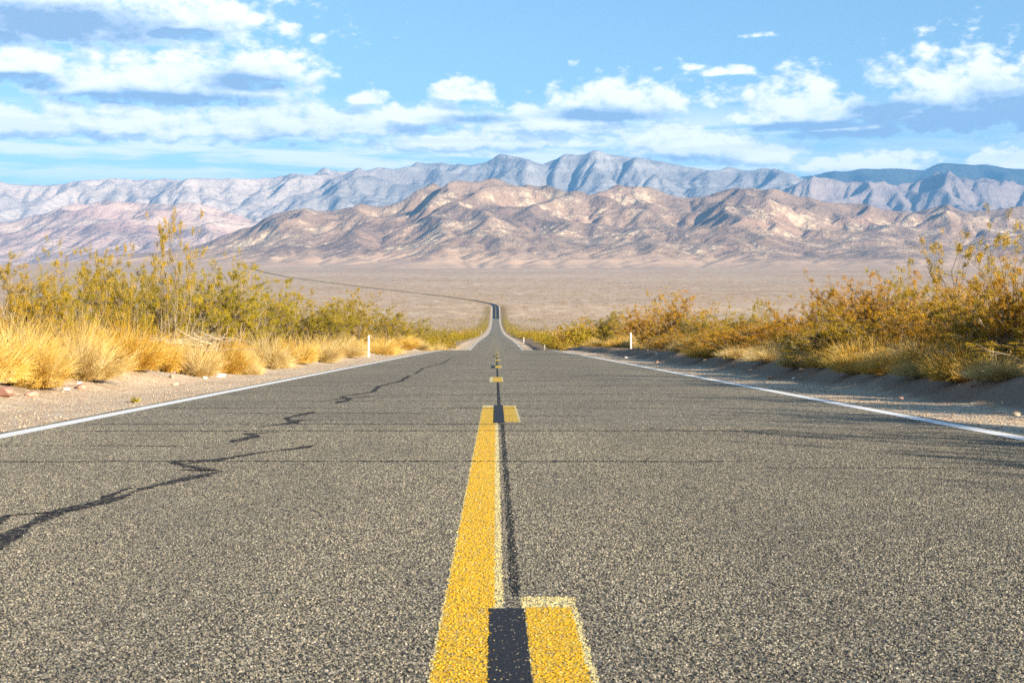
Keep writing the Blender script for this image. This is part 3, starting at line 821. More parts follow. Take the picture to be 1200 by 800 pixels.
def creosote_mesh(seed, H=1.0, rad=.62, stems=26, leafy=1.0, sparse=False, leaf=.014, wide=.62, tips=False):
    """a many-stemmed desert bush of unit height: sticks and leaf sprays"""
    rng = np.random.default_rng(seed)
    seg, lp, ld = [], [], []
    def unit(v): return v / (np.linalg.norm(v) + 1e-9)
    def grow(p, d, L, r, level, t0):
        n = (6, 4, 3)[level]
        pts = [p]; dirs = []
        for i in range(n):
            d = unit(d + rng.normal(0, (.13, .20, .22)[level], 3) + np.array([0, 0, (.05, .06, .05)[level]]))
            q = pts[-1] + d * L / n
            if q[2] < .01: q[2] = .01
            pts.append(q); dirs.append(d)
        for i in range(n):
            ra, rb = r * (1 - .75 * i / n), r * (1 - .75 * (i + 1) / n)
            seg.append((*pts[i], *pts[i + 1], ra, rb))
        if level < 2:
            nb = int(rng.integers(4, 8)) if level == 0 else int(rng.integers(2, 5))
            for _ in range(nb):
                t = rng.uniform(.30 if level == 0 else .2, 1.0)
                i = min(int(t * n), n - 1)
                c = pts[i] + (pts[i + 1] - pts[i]) * (t * n - i)
                side = rng.normal(0, 1, 3); side = unit(side - dirs[i] * side.dot(dirs[i]))
                dd = unit(dirs[i] * .75 + side * .72 + np.array([0, 0, .18]))
                grow(c, dd, L * rng.uniform(*((.30, .55) if tips else (.22, .42))) * (1.0 if level == 0 else .9), r * .45, level + 1, t)
        skip = rng.random()
        if level >= 1 and skip > (.25 if tips else .16) and not (tips and level == 1):
            m = int((1.3 if tips else 1.2) * (5 if level == 1 else 8) * leafy * rng.uniform(.2, 1.8) * (.35 + .65 * min(1.0, p[2] / .45)))
            for _ in range(m):
                t = rng.uniform(.55 if tips else .35, 1.0) ** .7
                i = min(int(t * n), n - 1)
                lp.append(pts[i] + (pts[i + 1] - pts[i]) * (t * n - i) + rng.normal(0, .011, 3)); ld.append(dirs[i])
    for s in range(stems):
        a = rng.uniform(0, 2 * math.pi); tilt = abs(rng.normal(0, 1)) * .42 if not sparse else abs(rng.normal(0, 1)) * .26
        if tips: tilt = rng.uniform(.10, .62)
        tilt = min(tilt, 1.15)
        d = np.array([math.cos(a) * math.sin(tilt), math.sin(a) * math.sin(tilt), math.cos(tilt)])
        b = np.array([math.cos(a), math.sin(a), 0]) * rng.uniform(.01, .12)
        grow(b, d, H * rng.uniform(.55, .95) * (1 - .20 * tilt), .0070 if not sparse else .0052, 0, 0)
    sv, sf = tubes(seg)
    lp = np.array(lp); ld = np.array(ld)
    lv, lf = leaves(lp, ld, leaf, leaf * .75, rng)
    # unit height and radius
    allv = np.concatenate([sv, lv]); zt = np.percentile(allv[:, 2], 99.7); rt = np.percentile(np.hypot(allv[:, 0], allv[:, 1]), 96)
    for v in (sv, lv):
        v[:, 2] /= zt; v[:, :2] /= rt
    return (sv, sf), (lv, lf)


def clump_mesh(seed, n=3600, stalk=.0040, bend=.55, upright=.5):
    """a mound of fine dry stalks, unit height and radius"""
    rng = np.random.default_rng(seed)
    nt = 44                                             # tufts that make up the mound
    ta = rng.uniform(0, 2 * math.pi, nt); tr = np.sqrt(rng.uniform(0, 1, nt)) * .72
    k_ = rng.integers(0, nt, n)
    bx = np.cos(ta[k_]) * tr[k_] + rng.normal(0, .06, n); by = np.sin(ta[k_]) * tr[k_] + rng.normal(0, .06, n)
    lean = rng.normal(0, .42, (nt, 2)); tuft_h = rng.uniform(.5, 1.15, nt)
    d = np.stack([bx * 1.05 + lean[k_, 0] + rng.normal(0, .36, n), by * 1.05 + lean[k_, 1] + rng.normal(0, .36, n), np.full(n, upright + .25)], -1)
    d /= np.linalg.norm(d, axis=1, keepdims=True)
    L = rng.uniform(.45, 1.0, n) * (1.0 - .25 * np.hypot(bx, by)) * tuft_h[k_]
    out = np.stack([d[:, 0], d[:, 1], np.zeros(n)], -1) + rng.normal(0, .30, (n, 3))
    p = np.stack([bx, by, rng.uniform(0, .04, n)], -1)
    side = np.cross(d, rng.normal(0, 1, (n, 3))); side /= np.linalg.norm(side, axis=1, keepdims=True) + 1e-9
    rows = []
    for t in (0, .38, .72, 1.0):
        c = p + d * (L * t)[:, None] + (out * (t * t * bend)[..., None] if np.ndim(t) else out * t * t * bend * .35) - np.array([0, 0, 1.0]) * (t ** 2.4) * .10
        wd = stalk * (1.0 - .72 * t)
        rows += [c - side * wd, c + side * wd]
    v = np.stack(rows, 1).reshape(-1, 3)
    v[:, 2] = np.maximum(v[:, 2], .0)
    o = np.arange(n)[:, None] * 8
    f = np.concatenate([o + np.array([[2 * i, 2 * i + 1, 2 * i + 3, 2 * i + 2]]) for i in range(3)])
    seg = []
    for _ in range(90):
        a = rng.uniform(0, 2 * math.pi); r = rng.uniform(.1, .75)
        q = np.array([math.cos(a) * r * .6, math.sin(a) * r * .6, 0.0]); dd = np.array([math.cos(a) * .7, math.sin(a) * .7, .55]) + rng.normal(0, .3, 3)
        for i in range(3):
            q2 = q + dd / np.linalg.norm(dd) * .14; q2[2] = max(q2[2], .01)
            seg.append((*q, *q2, .006 - .0015 * i, .0045 - .0015 * i)); q = q2; dd = dd + rng.normal(0, .28, 3)
    sv, sf = tubes(seg)
    zt = np.percentile(v[:, 2], 99); rt = np.percentile(np.hypot(v[:, 0], v[:, 1]), 93)
    for q in (v, sv):
        q[:, 2] /= zt; q[:, :2] /= rt
    return (sv, sf), (v, f)


def plant_mat(name, stops, shift, trans=.35, rough=.7):
    m, k = material(name)
    geo = k.n.new('ShaderNodeNewGeometry'); oi = k.n.new('ShaderNodeObjectInfo')
    f = k.m('ADD', k.m('MULTIPLY', geo.outputs['Random Per Island'], .72), k.m('MULTIPLY', oi.outputs['Random'], .28))
    pn = k.noise(k.pos(), 4.5, 3, .55)
    f = k.m('ADD', k.m('MULTIPLY', f, .55), k.m('MULTIPLY', k.smooth(pn, .34, .66), .45))
    col = k.ramp(f, stops)
    col = k.mix(k.m('MULTIPLY', oi.outputs['Random'], shift[0]), col, shift[1])
    df = k.n.new('ShaderNodeBsdfDiffuse'); k.put(df.inputs[0], col)
    tr = k.n.new('ShaderNodeBsdfTranslucent'); k.put(tr.inputs[0], col)
    mx = k.n.new('ShaderNodeMixShader'); mx.inputs[0].default_value = trans
    k.l.new(df.outputs[0], mx.inputs[1]); k.l.new(tr.outputs[0], mx.inputs[2])
    finish(k, mx.outputs[0])
    return m


m_leaf = plant_mat('creosote_leaf', [(0.0, (.16, .135, .016)), (.35, (.29, .225, .022)), (.65, (.41, .29, .03)), (1.0, (.56, .35, .05))], (.30, (.44, .23, .03)), .30)
m_leafr = plant_mat('rusty_leaf', [(0.0, (.22, .115, .016)), (.35, (.38, .205, .024)), (.65, (.54, .28, .03)), (1.0, (.66, .38, .05))], (.25, (.36, .27, .03)), .25)
m_leafg = plant_mat('green_leaf', [(0.0, (.15, .13, .016)), (.4, (.29, .235, .022)), (.7, (.42, .315, .032)), (1.0, (.56, .40, .05))], (.10, (.36, .25, .03)), .30)
m_gold = plant_mat('golden_stalk', [(0.0, (.28, .125, .015)), (.30, (.46, .245, .025)), (.60, (.58, .38, .075)), (1.0, (.72, .60, .32))], (.15, (.74, .58, .24)), .18)
m_straw = plant_mat('straw_stalk', [(0.0, (.30, .17, .04)), (.35, (.48, .34, .12)), (.7, (.62, .50, .25)), (1.0, (.72, .63, .42))], (.2, (.62, .38, .08)), .18)
m_twig = plant_mat('grey_twig', [(0.0, (.10, .078, .055)), (.5, (.18, .14, .10)), (1.0, (.33, .27, .20))], (.1, (.2, .15, .1)), .0)
m_bare = plant_mat('bleached_twig', [(0.0, (.22, .18, .14)), (.5, (.38, .32, .25)), (1.0, (.55, .48, .39))], (.1, (.4, .33, .26)), .0)

PROTO = {}


def proto(key, kind, cat, parts):
    e = bpy.data.objects.new(kind, None); e.empty_display_size = .2
    kids = []
    for pname, (v, f), mat in parts:
        o = mesh_object(pname, v, f, mat); COL.objects.unlink(o); kids.append(o)
    PROTO[key] = (kind, cat, kids)


def plant(key, x, y, hz, rad, label, group, rz=None, zoff=-.02, rad2=None):
    kind, cat, kids = PROTO[key]
    e = bpy.data.objects.new(kind, None); COL.objects.link(e)
    e.location = (x, y, ground_z1(x, y) + zoff)
    e.rotation_euler = (0, 0, random.uniform(0, 6.28) if rz is None else rz)
    e.scale = (rad, rad2 or rad, hz)
    tag(e, label, cat, group)
    for q in kids:
        c = q.copy(); COL.objects.link(c); c.parent = e
    return e


for i in range(5):
    st, lf = creosote_mesh(100 + i, stems=34 + 3 * i, leafy=8.5, leaf=.0088)
    proto('creo%d' % i, 'creosote_bush', 'bush', [('stems', st, m_twig), ('foliage', lf, m_leaf if i % 2 else m_leafg)])
    proto('rust%d' % i, 'creosote_bush', 'bush', [('stems', st, m_twig), ('foliage', lf, m_leafr)])
for i in range(3):
    st, lf = creosote_mesh(140 + i, stems=9 + i, leafy=7.0, sparse=True, leaf=.0098, tips=True)
    proto('thin%d' % i, 'creosote_bush', 'bush', [('stems', st, m_twig), ('foliage', lf, m_leaf)])
st, lf = creosote_mesh(160, stems=42, leafy=11.0, leaf=.0092)
proto('dense', 'creosote_bush', 'bush', [('stems', st, m_twig), ('foliage', lf, m_leafg)])
st, lf = creosote_mesh(161, stems=42, leafy=9.5, leaf=.0090)
bs, _ = creosote_mesh(163, H=.62, stems=26, leafy=.2)
bs[0][:, 2] *= .52; bs[0][:, :2] *= 1.05
proto('woody', 'creosote_bush', 'bush', [('stems', st, m_twig), ('foliage', lf, m_leaf), ('dead_branches', bs, m_bare)])
for i in range(5):
    st, bl = clump_mesh(200 + i, bend=.45 + .1 * i, upright=.40 + .08 * (i % 3))
    proto('gold%d' % i, 'dry_grass_clump', 'dry grass', [('base_stems', st, m_bare), ('stalks', bl, m_straw if i in (1, 3) else m_gold)])


def spot(px, lat):
    """where lateral offset LAT (metres) lies on the sight line of photo column PX"""
    return lat, lat * F / (px - CX)


def stand(key, px, lat, top, halfw, label, group=None, rz=None):
    x, y = spot(px, lat)
    ztop = CAMH + (HY - top) / F * y
    return plant(key, x, y, max(ztop - ground_z1(x, y), .2), halfw / F * y, label, group, rz)


GL, GR = 'creosote bushes left of the road', 'creosote bushes right of the road'
stand('creo1', 18, -7.2, 300, 75, 'olive creosote bush at the left edge of the picture, behind the nearest golden clumps', GL)
stand('thin0', 36, -7.2, 274, 62, 'thin airy creosote bush with one tall sprig, behind the nearest golden clumps on the left', GL)
stand('creo3', 128, -7.3, 290, 62, 'brownish olive bush between the left-edge sprig and the tallest thin creosote on the left', GL)
stand('thin1', 200, -6.3, 244, 50, 'tallest thin creosote on the left, sprigs rising against the pale hills', GL)
stand('creo0', 192, -7.2, 310, 55, 'low spreading creosote bush at the foot of the tallest sprigs on the left', GL)
stand('dense', 262, -6.7, 305, 66, 'densest yellow-green creosote bush on the left, just right of the tallest sprigs', GL)
stand('creo2', 305, -7.4, 332, 46, 'right-hand shoulder bush touching the densest yellow-green bush on the left', GL)
stand('creo4', 362, -6.6, 350, 58, 'brown-tinged creosote bush left of the road behind the white marker post', GL)
stand('creo1', 408, -7.0, 348, 48, 'olive creosote bush directly beyond the white marker post on the left', GL)
stand('thin2', 415, -7.2, 336, 34, 'sparse tall-stemmed creosote standing above the left marker post', GL)
stand('creo3', 452, -6.8, 358, 40, 'darker olive creosote bush right of the left marker post', GL)
stand('creo0', 484, -7.0, 373, 30, 'low creosote bush where the left hedge begins sinking toward the crest', GL)
stand('creo2', 512, -7.2, 382, 24, 'last low creosote bush before the crest on the left', GL)
stand('woody', 1168, 6.5, 338, 92, 'big dark creosote bush with bleached dead branches at its foot, right edge', GR)
stand('thin1', 1120, 7.0, 268, 70, 'tall see-through creosote with leaning sprigs against the hills, at the right edge', GR)
stand('thin0', 1182, 6.8, 236, 82, 'tallest wispy creosote sprigs reaching the distant blue range at the right edge', GR)
stand('woody', 1262, 6.9, 312, 80, 'creosote bush cut by the right border of the picture', GR, 1.0)
stand('rust4', 1022, 7.7, 318, 62, 'wide reddish-olive creosote bush right of the road, in front of the brown hills', GR)
stand('thin2', 968, 8.3, 338, 44, 'loose orange-brown creosote bush left of the wide reddish-olive one', GR)
stand('rust0', 1088, 8.6, 345, 50, 'creosote bush half hidden behind the bright golden clump on the right', GR)
stand('rust2', 905, 7.9, 372, 46, 'low olive creosote bush in the middle of the right-hand row', GR)
stand('thin1', 892, 8.2, 346, 26, 'single thin creosote sprig standing up from the middle of the right-hand row', GR)
stand('rust3', 845, 8.2, 372, 40, 'small rounded creosote bush left of the middle of the right-hand row', GR)
stand('rust1', 796, 7.5, 342, 44, 'tall yellow-green creosote bush just right of the right marker post', GR)
stand('rust4', 757, 7.9, 358, 34, 'olive creosote bush right behind the right marker post', GR)
stand('dense', 716, 7.6, 363, 32, 'bushy creosote left of the right marker post', GR)
stand('rust0', 690, 7.8, 372, 26, 'dark low creosote bush on the right two bushes before the crest', GR)
stand('rust2', 664, 7.6, 381, 22, 'last creosote bush before the crest on the right', GR)

for px, lat, top, hw, key, lab in (
        (72, -7.5, 318, 58, 'creo2', 'olive bush filling the gap right of the tall sprig at the left edge'),
        (160, -7.8, 322, 52, 'creo4', 'brownish bush behind the bright golden clump on the left'),
        (232, -7.4, 322, 46, 'creo1', 'bush squeezed between the tallest left sprigs and the densest bush'),
        (336, -7.6, 343, 44, 'creo0', 'low bush between the densest left bush and the brown-tinged bush'),
        (386, -7.4, 352, 40, 'creo3', 'bush peeping over the brown-tinged bush near the left marker post')):
    stand(key, px, lat, top, hw, lab, GL)
for px, lat, top, hw, key, lab in (
        (1052, 8.0, 330, 50, 'rust1', 'bush right of the wide reddish-olive one, over the bleached clump'),
        (990, 8.9, 332, 46, 'rust3', 'bush peeping between the reddish-olive bush and the loose orange-brown one'),
        (936, 7.7, 354, 44, 'rust4', 'olive-gold bush over the low shaded golden clump on the right'),
        (870, 7.9, 362, 40, 'creo2', 'bush over the orange-gold clump in the middle of the right verge'),
        (822, 7.6, 364, 36, 'creo0', 'low bush right of the tall yellow-green bush past the right marker post'),
        (1120, 7.9, 325, 56, 'rust3', 'olive bush behind the brightest golden clump at the right'),
        (738, 8.2, 366, 26, 'rust1', 'small bush directly left of the right marker post')):
    stand(key, px, lat, top, hw, lab, GR)

st, lf = creosote_mesh(171, stems=44, leafy=6.5, leaf=.011)
lf[0][:, :2] *= 1.05
proto('brush', 'creosote_bush', 'bush', [('stems', st, m_twig), ('foliage', lf, m_leafr)])
st, lf = creosote_mesh(172, H=.9, stems=46, leafy=6.2, leaf=.011)
proto('brush1', 'creosote_bush', 'bush', [('stems', st, m_twig), ('foliage', lf, m_leaf)])
for i in range(20):
    y = 13.0 + i * 2.9 + random.uniform(-.9, .9); x = random.uniform(6.2, 7.5)
    plant('brush' if random.random() < .6 else 'brush1', x, y, random.uniform(.55, 1.15), random.uniform(.7, 1.2),
          'low dense rust-gold bush in the front line of brush along the right verge', 'low dense brush along the right verge')

for px, lat, top, hw, key, lab in (
        (1052, 7.4, 304, 40, 'thin2', 'thin sprigs standing out of the wide reddish-olive bush on the right'),
        (842, 7.6, 346, 26, 'thin0', 'thin sprigs over the small rounded bush on the right'),
        (780, 7.4, 336, 24, 'thin1', 'thin sprigs over the tall yellow-green bush past the right marker post')):
    stand(key, px, lat, top, hw, lab, GR)
for px, lat, top, hw, key, lab in (
        (112, -6.9, 284, 46, 'thin2', 'thin open sprigs over the brownish olive bush on the left'),
        (285, -6.9, 296, 44, 'thin0', 'thin open sprigs over the densest yellow-green bush on the left'),
        (345, -7.0, 334, 30, 'thin1', 'thin open sprigs over the low bush right of the densest left bush')):
    stand(key, px, lat, top, hw, lab, GL)

for px, lat, top, hw, key, lab in (
        (1142, 6.7, 322, 66, 'rust1', 'full rounded orange-brown bush left of the dark woody bush at the right edge'),
        (1198, 6.6, 300, 62, 'rust3', 'tall orange-brown bush above the dark woody bush at the right edge')):
    stand(key, px, lat, top, hw, lab, GR)

GG = 'golden dry grass clumps along the verges'
n_ = 0
for px, lat, top, hw, key, lab in (
        (-22, -6.3, 384, 56, 'gold0', 'golden clump cut by the left border of the picture'),
        (36, -5.95, 388, 50, 'gold2', 'nearest orange-gold grass clump beside the red stones on the left verge'),
        (12, -6.7, 374, 60, 'gold1', 'tall straw-pale clump behind the nearest orange-gold clump on the left'),
        (98, -5.85, 380, 46, 'gold3', 'pale straw clump with a red stone at its foot on the left verge'),
        (82, -6.5, 374, 44, 'gold4', 'orange-tipped clump filling the gap behind the pale straw clump'),
        (150, -5.9, 376, 46, 'gold2', 'bright golden clump at the foot of the brownish olive bush on the left'),
        (188, -6.0, 390, 30, 'gold0', 'small golden clump beside the fallen grey branches'),
        (226, -5.5, 389, 33, 'gold1', 'straw clump with grey base stems in front of the fallen branches'),
        (266, -5.45, 394, 32, 'gold4', 'golden clump with white stones at its foot, below the densest bush on the left'),
        (312, -5.35, 392, 33, 'gold3', 'straw clump right of the white stones on the left verge'),
        (345, -5.6, 394, 28, 'gold0', 'small gold clump below the brown-tinged bush on the left'),
        (374, -5.35, 396, 30, 'gold1', 'pale straw clump second to the left of the left marker post'),
        (404, -5.5, 394, 26, 'gold3', 'pale straw clump next to the left marker post'),
        (446, -5.3, 395, 24, 'gold0', 'gold clump just right of the left marker post'),
        (470, -5.5, 396, 20, 'gold2', 'second gold clump right of the left marker post'),
        (492, -5.4, 399, 17, 'gold1', 'pale clump near the crest on the left verge'),
        (513, -5.6, 401, 13, 'gold3', 'last pale clump before the crest on the left verge'),
        (290, -5.05, 408, 19, 'gold3', 'small loose straw clump spilling onto the shoulder below the densest left bush'),
        (1108, 6.6, 386, 52, 'gold2', 'brightest golden clump on the right, left of the dark woody bush'),
        (1064, 6.4, 400, 42, 'gold1', 'pale bleached clump left of the brightest golden clump on the right'),
        (1015, 6.5, 394, 44, 'gold0', 'gold clump below the wide reddish-olive bush on the right'),
        (962, 6.4, 390, 42, 'gold3', 'straw clump with drooping pale stalks in the right-hand row'),
        (922, 6.4, 400, 34, 'gold4', 'low golden clump in shade left of the drooping straw clump'),
        (882, 6.4, 394, 34, 'gold2', 'orange-gold clump in the middle of the right verge'),
        (846, 6.4, 393, 30, 'gold0', 'golden clump third to the right of the right marker post'),
        (812, 6.4, 392, 28, 'gold1', 'straw clump second to the right of the right marker post'),
        (781, 6.8, 396, 25, 'gold3', 'straw clump next to the right marker post'),
        (728, 6.9, 397, 22, 'gold4', 'golden clump left of the right marker post'),
        (703, 6.9, 399, 18, 'gold2', 'second golden clump left of the right marker post'),
        (678, 6.9, 401, 15, 'gold0', 'last golden clump before the crest on the right'),
        (1040, 5.7, 414, 40, 'gold4', 'low gold clump on the bank left of the pale bleached clump'),
        (972, 5.8, 406, 36, 'gold2', 'low gold clump on the bank under the drooping straw clump'),
        (1082, 5.75, 418, 38, 'gold3', 'low straw clump on the bank in front of the brightest golden clump'),
        (865, 5.75, 402, 26, 'gold1', 'low straw clump on the bank below the orange-gold clump'),
        (1128, 5.75, 402, 44, 'gold0', 'orange-gold clump on the bank between the brightest clump and the dead branches'),
        (1008, 5.7, 408, 36, 'gold2', 'orange clump at the foot of the bank below the wide reddish-olive bush'),
        (940, 5.75, 404, 34, 'gold1', 'pale clump hanging over the bank left of the drooping straw clump'),
        (902, 5.75, 402, 30, 'gold3', 'straw clump hanging over the bank right of the orange-gold clump'),
        (830, 5.8, 402, 26, 'gold2', 'orange clump hanging over the bank, second from the right marker post'),
        (1172, 5.75, 416, 46, 'gold1', 'low dry clump under the dead branches at the right edge')):
    stand(key, px, lat, top, hw, lab, GG)

# bushes beside the camera on the right, outside the picture: their shadows streak the road
for (x, y, h_, r_, key) in ((7.6, 3.4, 2.0, .95, 'creo2'), (7.4, 5.4, 2.1, 1.0, 'creo0'), (7.1, 8.6, 2.0, .9, 'creo4'), (8.4, .8, 2.2, 1.1, 'creo3'), (7.5, 12.4, 2.0, 1.1, 'creo1'), (8.6, 7.2, 2.4, .9, 'thin2')):
    plant(key, x, y, h_, r_, 'creosote bush right of the road nearer than the right border shows', 'creosote bushes beside the camera')
for (x, y, h_, r_, key) in ((-7.4, 9.0, 1.7, 1.0, 'creo2'), (-6.6, 13.0, 1.0, .8, 'gold0'), (-8.0, 16.5, 1.8, 1.1, 'creo3')):
    plant(key, x, y, h_, r_, 'scrub left of the road nearer than the left border shows', 'scrub beside the camera on the left')

# second and third rows, behind those
for i in range(46):
    sd = -1 if i % 2 else 1
    y = random.uniform(30, 112); x = sd * random.uniform(9.0, 16.0)
    lab = ('creosote bush in the rear rows of scrub left of the road' if sd < 0 else 'creosote bush in the rear rows of scrub right of the road')
    plant(('creo%d' if sd < 0 else 'rust%d') % random.randrange(5), x, y, random.uniform(1.0, 1.75), random.uniform(.8, 1.3), lab, 'rear scrub left of the road' if sd < 0 else 'rear scrub right of the road')
for i in range(34):
    sd = -1 if i % 2 else 1
    y = random.uniform(60, 118); x = sd * random.uniform(5.8 if sd < 0 else 7.0, 9.5)
    lab = 'small golden clump among the bushes nearing the crest, left' if sd < 0 else 'small golden clump among the bushes nearing the crest, right'
    plant('gold%d' % random.randrange(5), x, y, random.uniform(.6, .95), random.uniform(.6, .9), lab, 'small clumps nearing the crest, left' if sd < 0 else 'small clumps nearing the crest, right')

# beyond the crest: light bushes in two hedges down the far road
for i in range(3):
    st, lf = creosote_mesh(180 + i, stems=9, leafy=.8, leaf=.05)
    proto('far%d' % i, 'creosote_bush', 'bush', [('foliage', (np.concatenate([lf[0]]), lf[1]), m_leaf if i else m_leafg)])
nfar = 0
for i in range(190):
    sd = -1 if i % 2 else 1
    y = 118 * (520 / 118) ** random.random(); x = sd * (5.6 + abs(random.gauss(0, 1)) * 3.6 + (0.8 if sd > 0 else 0))
    plant('far%d' % random.randrange(3), x, y, random.uniform(1.1, 2.2), random.uniform(.9, 1.6),
          'small roadside bush in the far hedge beyond the crest, left' if sd < 0 else 'small roadside bush in the far hedge beyond the crest, right',
          'bushes beyond the crest, left' if sd < 0 else 'bushes beyond the crest, right')


def scatter(name, X, Y, hmin, hmax, nq, mat, seed):
    """uncountable low scrub: tufts of a few leafy faces each, as one object"""
    rng = np.random.default_rng(seed); n = len(X)
    Z = ground_z(X, Y); H = rng.uniform(hmin, hmax, n)
    c = np.repeat(np.stack([X, Y, Z], -1), nq, 0); h = np.repeat(H, nq)
    off = rng.normal(0, 1, (n * nq, 3)); off /= np.linalg.norm(off, axis=1, keepdims=True)
    off *= rng.uniform(.2, 1, (n * nq, 1)) ** .5
    off[:, 2] = np.abs(off[:, 2])
    p = c + off * np.stack([h * .85, h * .85, h * .75], -1)
    d = off + rng.normal(0, .4, off.shape)
    v, f = leaves(p, d, 1.0, .55, rng)
    vv = v.reshape(-1, 4, 3); vv = p[:, None] + (vv - p[:, None]) * (h * .42)[:, None, None]
    o = mesh_object(name, vv.reshape(-1, 3), f, mat)
    return tag(o, kind='stuff')


m_scrub = plant_mat('plain_scrub', [(0.0, (.08, .06, .018)), (.4, (.18, .125, .04)), (.75, (.32, .22, .075)), (1.0, (.48, .35, .16))], (.0, (.3, .2, .1)), .1)
m_hedge = plant_mat('hedge_scrub', [(0.0, (.12, .105, .022)), (.4, (.21, .17, .03)), (.75, (.33, .23, .05)), (1.0, (.46, .34, .12))], (.0, (.3, .2, .1)), .25)
N = 66000
Y = 130 * (3600 / 130) ** RNG.uniform(0, 1, N) ** .76; X = RNG.uniform(-1, 1, N) * (Y * .42 + 50)
ok = (np.abs(X - ROADX(Y)) > 9) & (fbm(X / 60, Y / 60, 3, 77) > -.35)
scatter('plain_scrub', X[ok], Y[ok], .7, 2.1, 7, m_scrub, 5)
N = 60000
Y = 1500 * (5200 / 1500) ** RNG.uniform(0, 1, N); X = RNG.uniform(-1, 1, N) * (Y * .40 + 50)
ok = (np.abs(X - ROADX(Y)) > 12) & (fbm(X / 16, Y / 55, 3, 177) > .12)
scatter('plain_scrub', X[ok], Y[ok], 1.2, 3.0, 6, m_scrub, 15)
N = 5200
Y = 420 * (1880 / 420) ** RNG.uniform(0, 1, N); sd = np.where(RNG.uniform(0, 1, N) < .5, -1, 1); X = sd * (7.0 + np.abs(RNG.normal(0, 1, N)) * 4.2)
scatter('roadside_scrub', X, Y, .7, 1.5, 9, m_hedge, 6)
N = 4200
Y = RNG.uniform(1900, 7000, N); X = ROADX(Y) + np.where(RNG.uniform(0, 1, N) < .5, -1, 1) * (6 + np.abs(RNG.normal(0, 1, N)) * 3)
scatter('roadside_scrub', X, Y, .8, 1.7, 6, m_hedge, 8)

# a dirt track crossing the plain to the right of the far road
yt = 1540.0
tx = np.arange(14, 260, 6.0); ty = yt + 10 * gnoise(tx / 60, tx * 0, 4) + tx * .05
v = np.concatenate([np.stack([tx, ty - 5, ground_z(tx, ty - 5) + .06], -1), np.stack([tx, ty + 5, ground_z(tx, ty + 5) + .06], -1)]); i = np.arange(len(tx) - 1); nn_ = len(tx)
m_track, k = material('pale_dirt'); finish(k, principled(k, k.mix(k.noise(k.pos(), .2, 4, .6), (.46, .36, .27), (.62, .51, .39)), .95, None, .1))
tag(mesh_object('dirt_track', v, np.stack([i, i + 1, i + nn_ + 1, i + nn_], -1), m_track), kind='structure')

# ------------------------------------------------------------------ stones
def stone_mesh(seed):
    rng = np.random.default_rng(seed)
    import bmesh
    bm = bmesh.new(); bmesh.ops.create_icosphere(bm, subdivisions=2, radius=1.0)
    v = np.array([q.co[:] for q in bm.verts]); f = np.array([[q.index for q in p.verts] for p in bm.faces]); bm.free()
    for _ in range(7):                                   # flat broken faces
        nrm = rng.normal(0, 1, 3); nrm /= np.linalg.norm(nrm); c = rng.uniform(.45, .8)
        d = v @ nrm - c; v = v - np.where(d > 0, d, 0)[:, None] * nrm
    v *= rng.uniform(.7, 1.2, 3) * np.array([1, 1, .7])
    return v, f


def stone_mat(name, a, b):
    m, k = material(name); oi = k.n.new('ShaderNodeObjectInfo'); geo = k.n.new('ShaderNodeNewGeometry')
    n = k.noise(k.pos(), 22.0, 5, .65)
    f = k.m('ADD', k.m('MULTIPLY', n, .5), k.m('MULTIPLY', k.m('ADD', oi.outputs['Random'], geo.outputs['Random Per Island']), .3))
    finish(k, principled(k, k.mix(f, a, b), .9, k.bump(n, .5, .01), .2))
    return m


m_red, m_wht, m_tan = stone_mat('red_stone', (.30, .13, .09), (.52, .30, .23)), stone_mat('white_stone', (.60, .56, .50), (.80, .77, .72)), stone_mat('tan_stone', (.24, .17, .12), (.50, .40, .30))
SP = [mesh_object('rock', *stone_mesh(i), mt) for i, mt in ((1, m_red), (2, m_red), (3, m_wht), (4, m_tan), (5, m_tan), (6, m_tan))]
for o in SP: COL.objects.unlink(o)


def rock_at(i, px, lat, size, label, group):
    x, y = spot(px, lat); o = SP[i].copy(); COL.objects.link(o)
    o.location = (x, y, ground_z1(x, y) + size * .25); o.scale = (size, size * random.uniform(.8, 1.1), size * .8); o.rotation_euler = (0, 0, random.uniform(0, 6))
    return tag(o, label, 'rock', group)


GS = 'stones on the gravel shoulders'
for i, px, lat, size, lab in ((0, 4, -5.7, .16, 'red stone at the left border below the nearest golden clump'), (1, 98, -5.55, .15, 'large pinkish red stone under the pale straw clump on the left'),
                              (0, 38, -5.55, .10, 'small red stone in front of the nearest orange-gold clump'), (2, 78, -5.6, .07, 'small white stone left of the large pinkish stone'),
                              (2, 258, -5.2, .11, 'white stone at the foot of the golden clump below the densest bush'), (2, 240, -5.2, .07, 'small white stone left of the white stone below the densest bush'),
                              (3, 205, -5.0, .08, 'tan stone on the left shoulder below the straw clump'), (1, 1135, 5.9, .13, 'reddish stone in the shade below the dead branches on the right'),
                              (0, 1150, 5.7, .09, 'small red stone in front of the dead branches on the right'), (3, 1085, 6.2, .12, 'tan stone on the shaded bank below the brightest golden clump on the right'),
                              (4, 985, 6.4, .11, 'tan stone on the shaded bank in the middle of the right verge'), (5, 900, 6.3, .12, 'brown stone on the right verge below the orange-gold clump')):
    rock_at(i, px, lat, size, lab, GS)
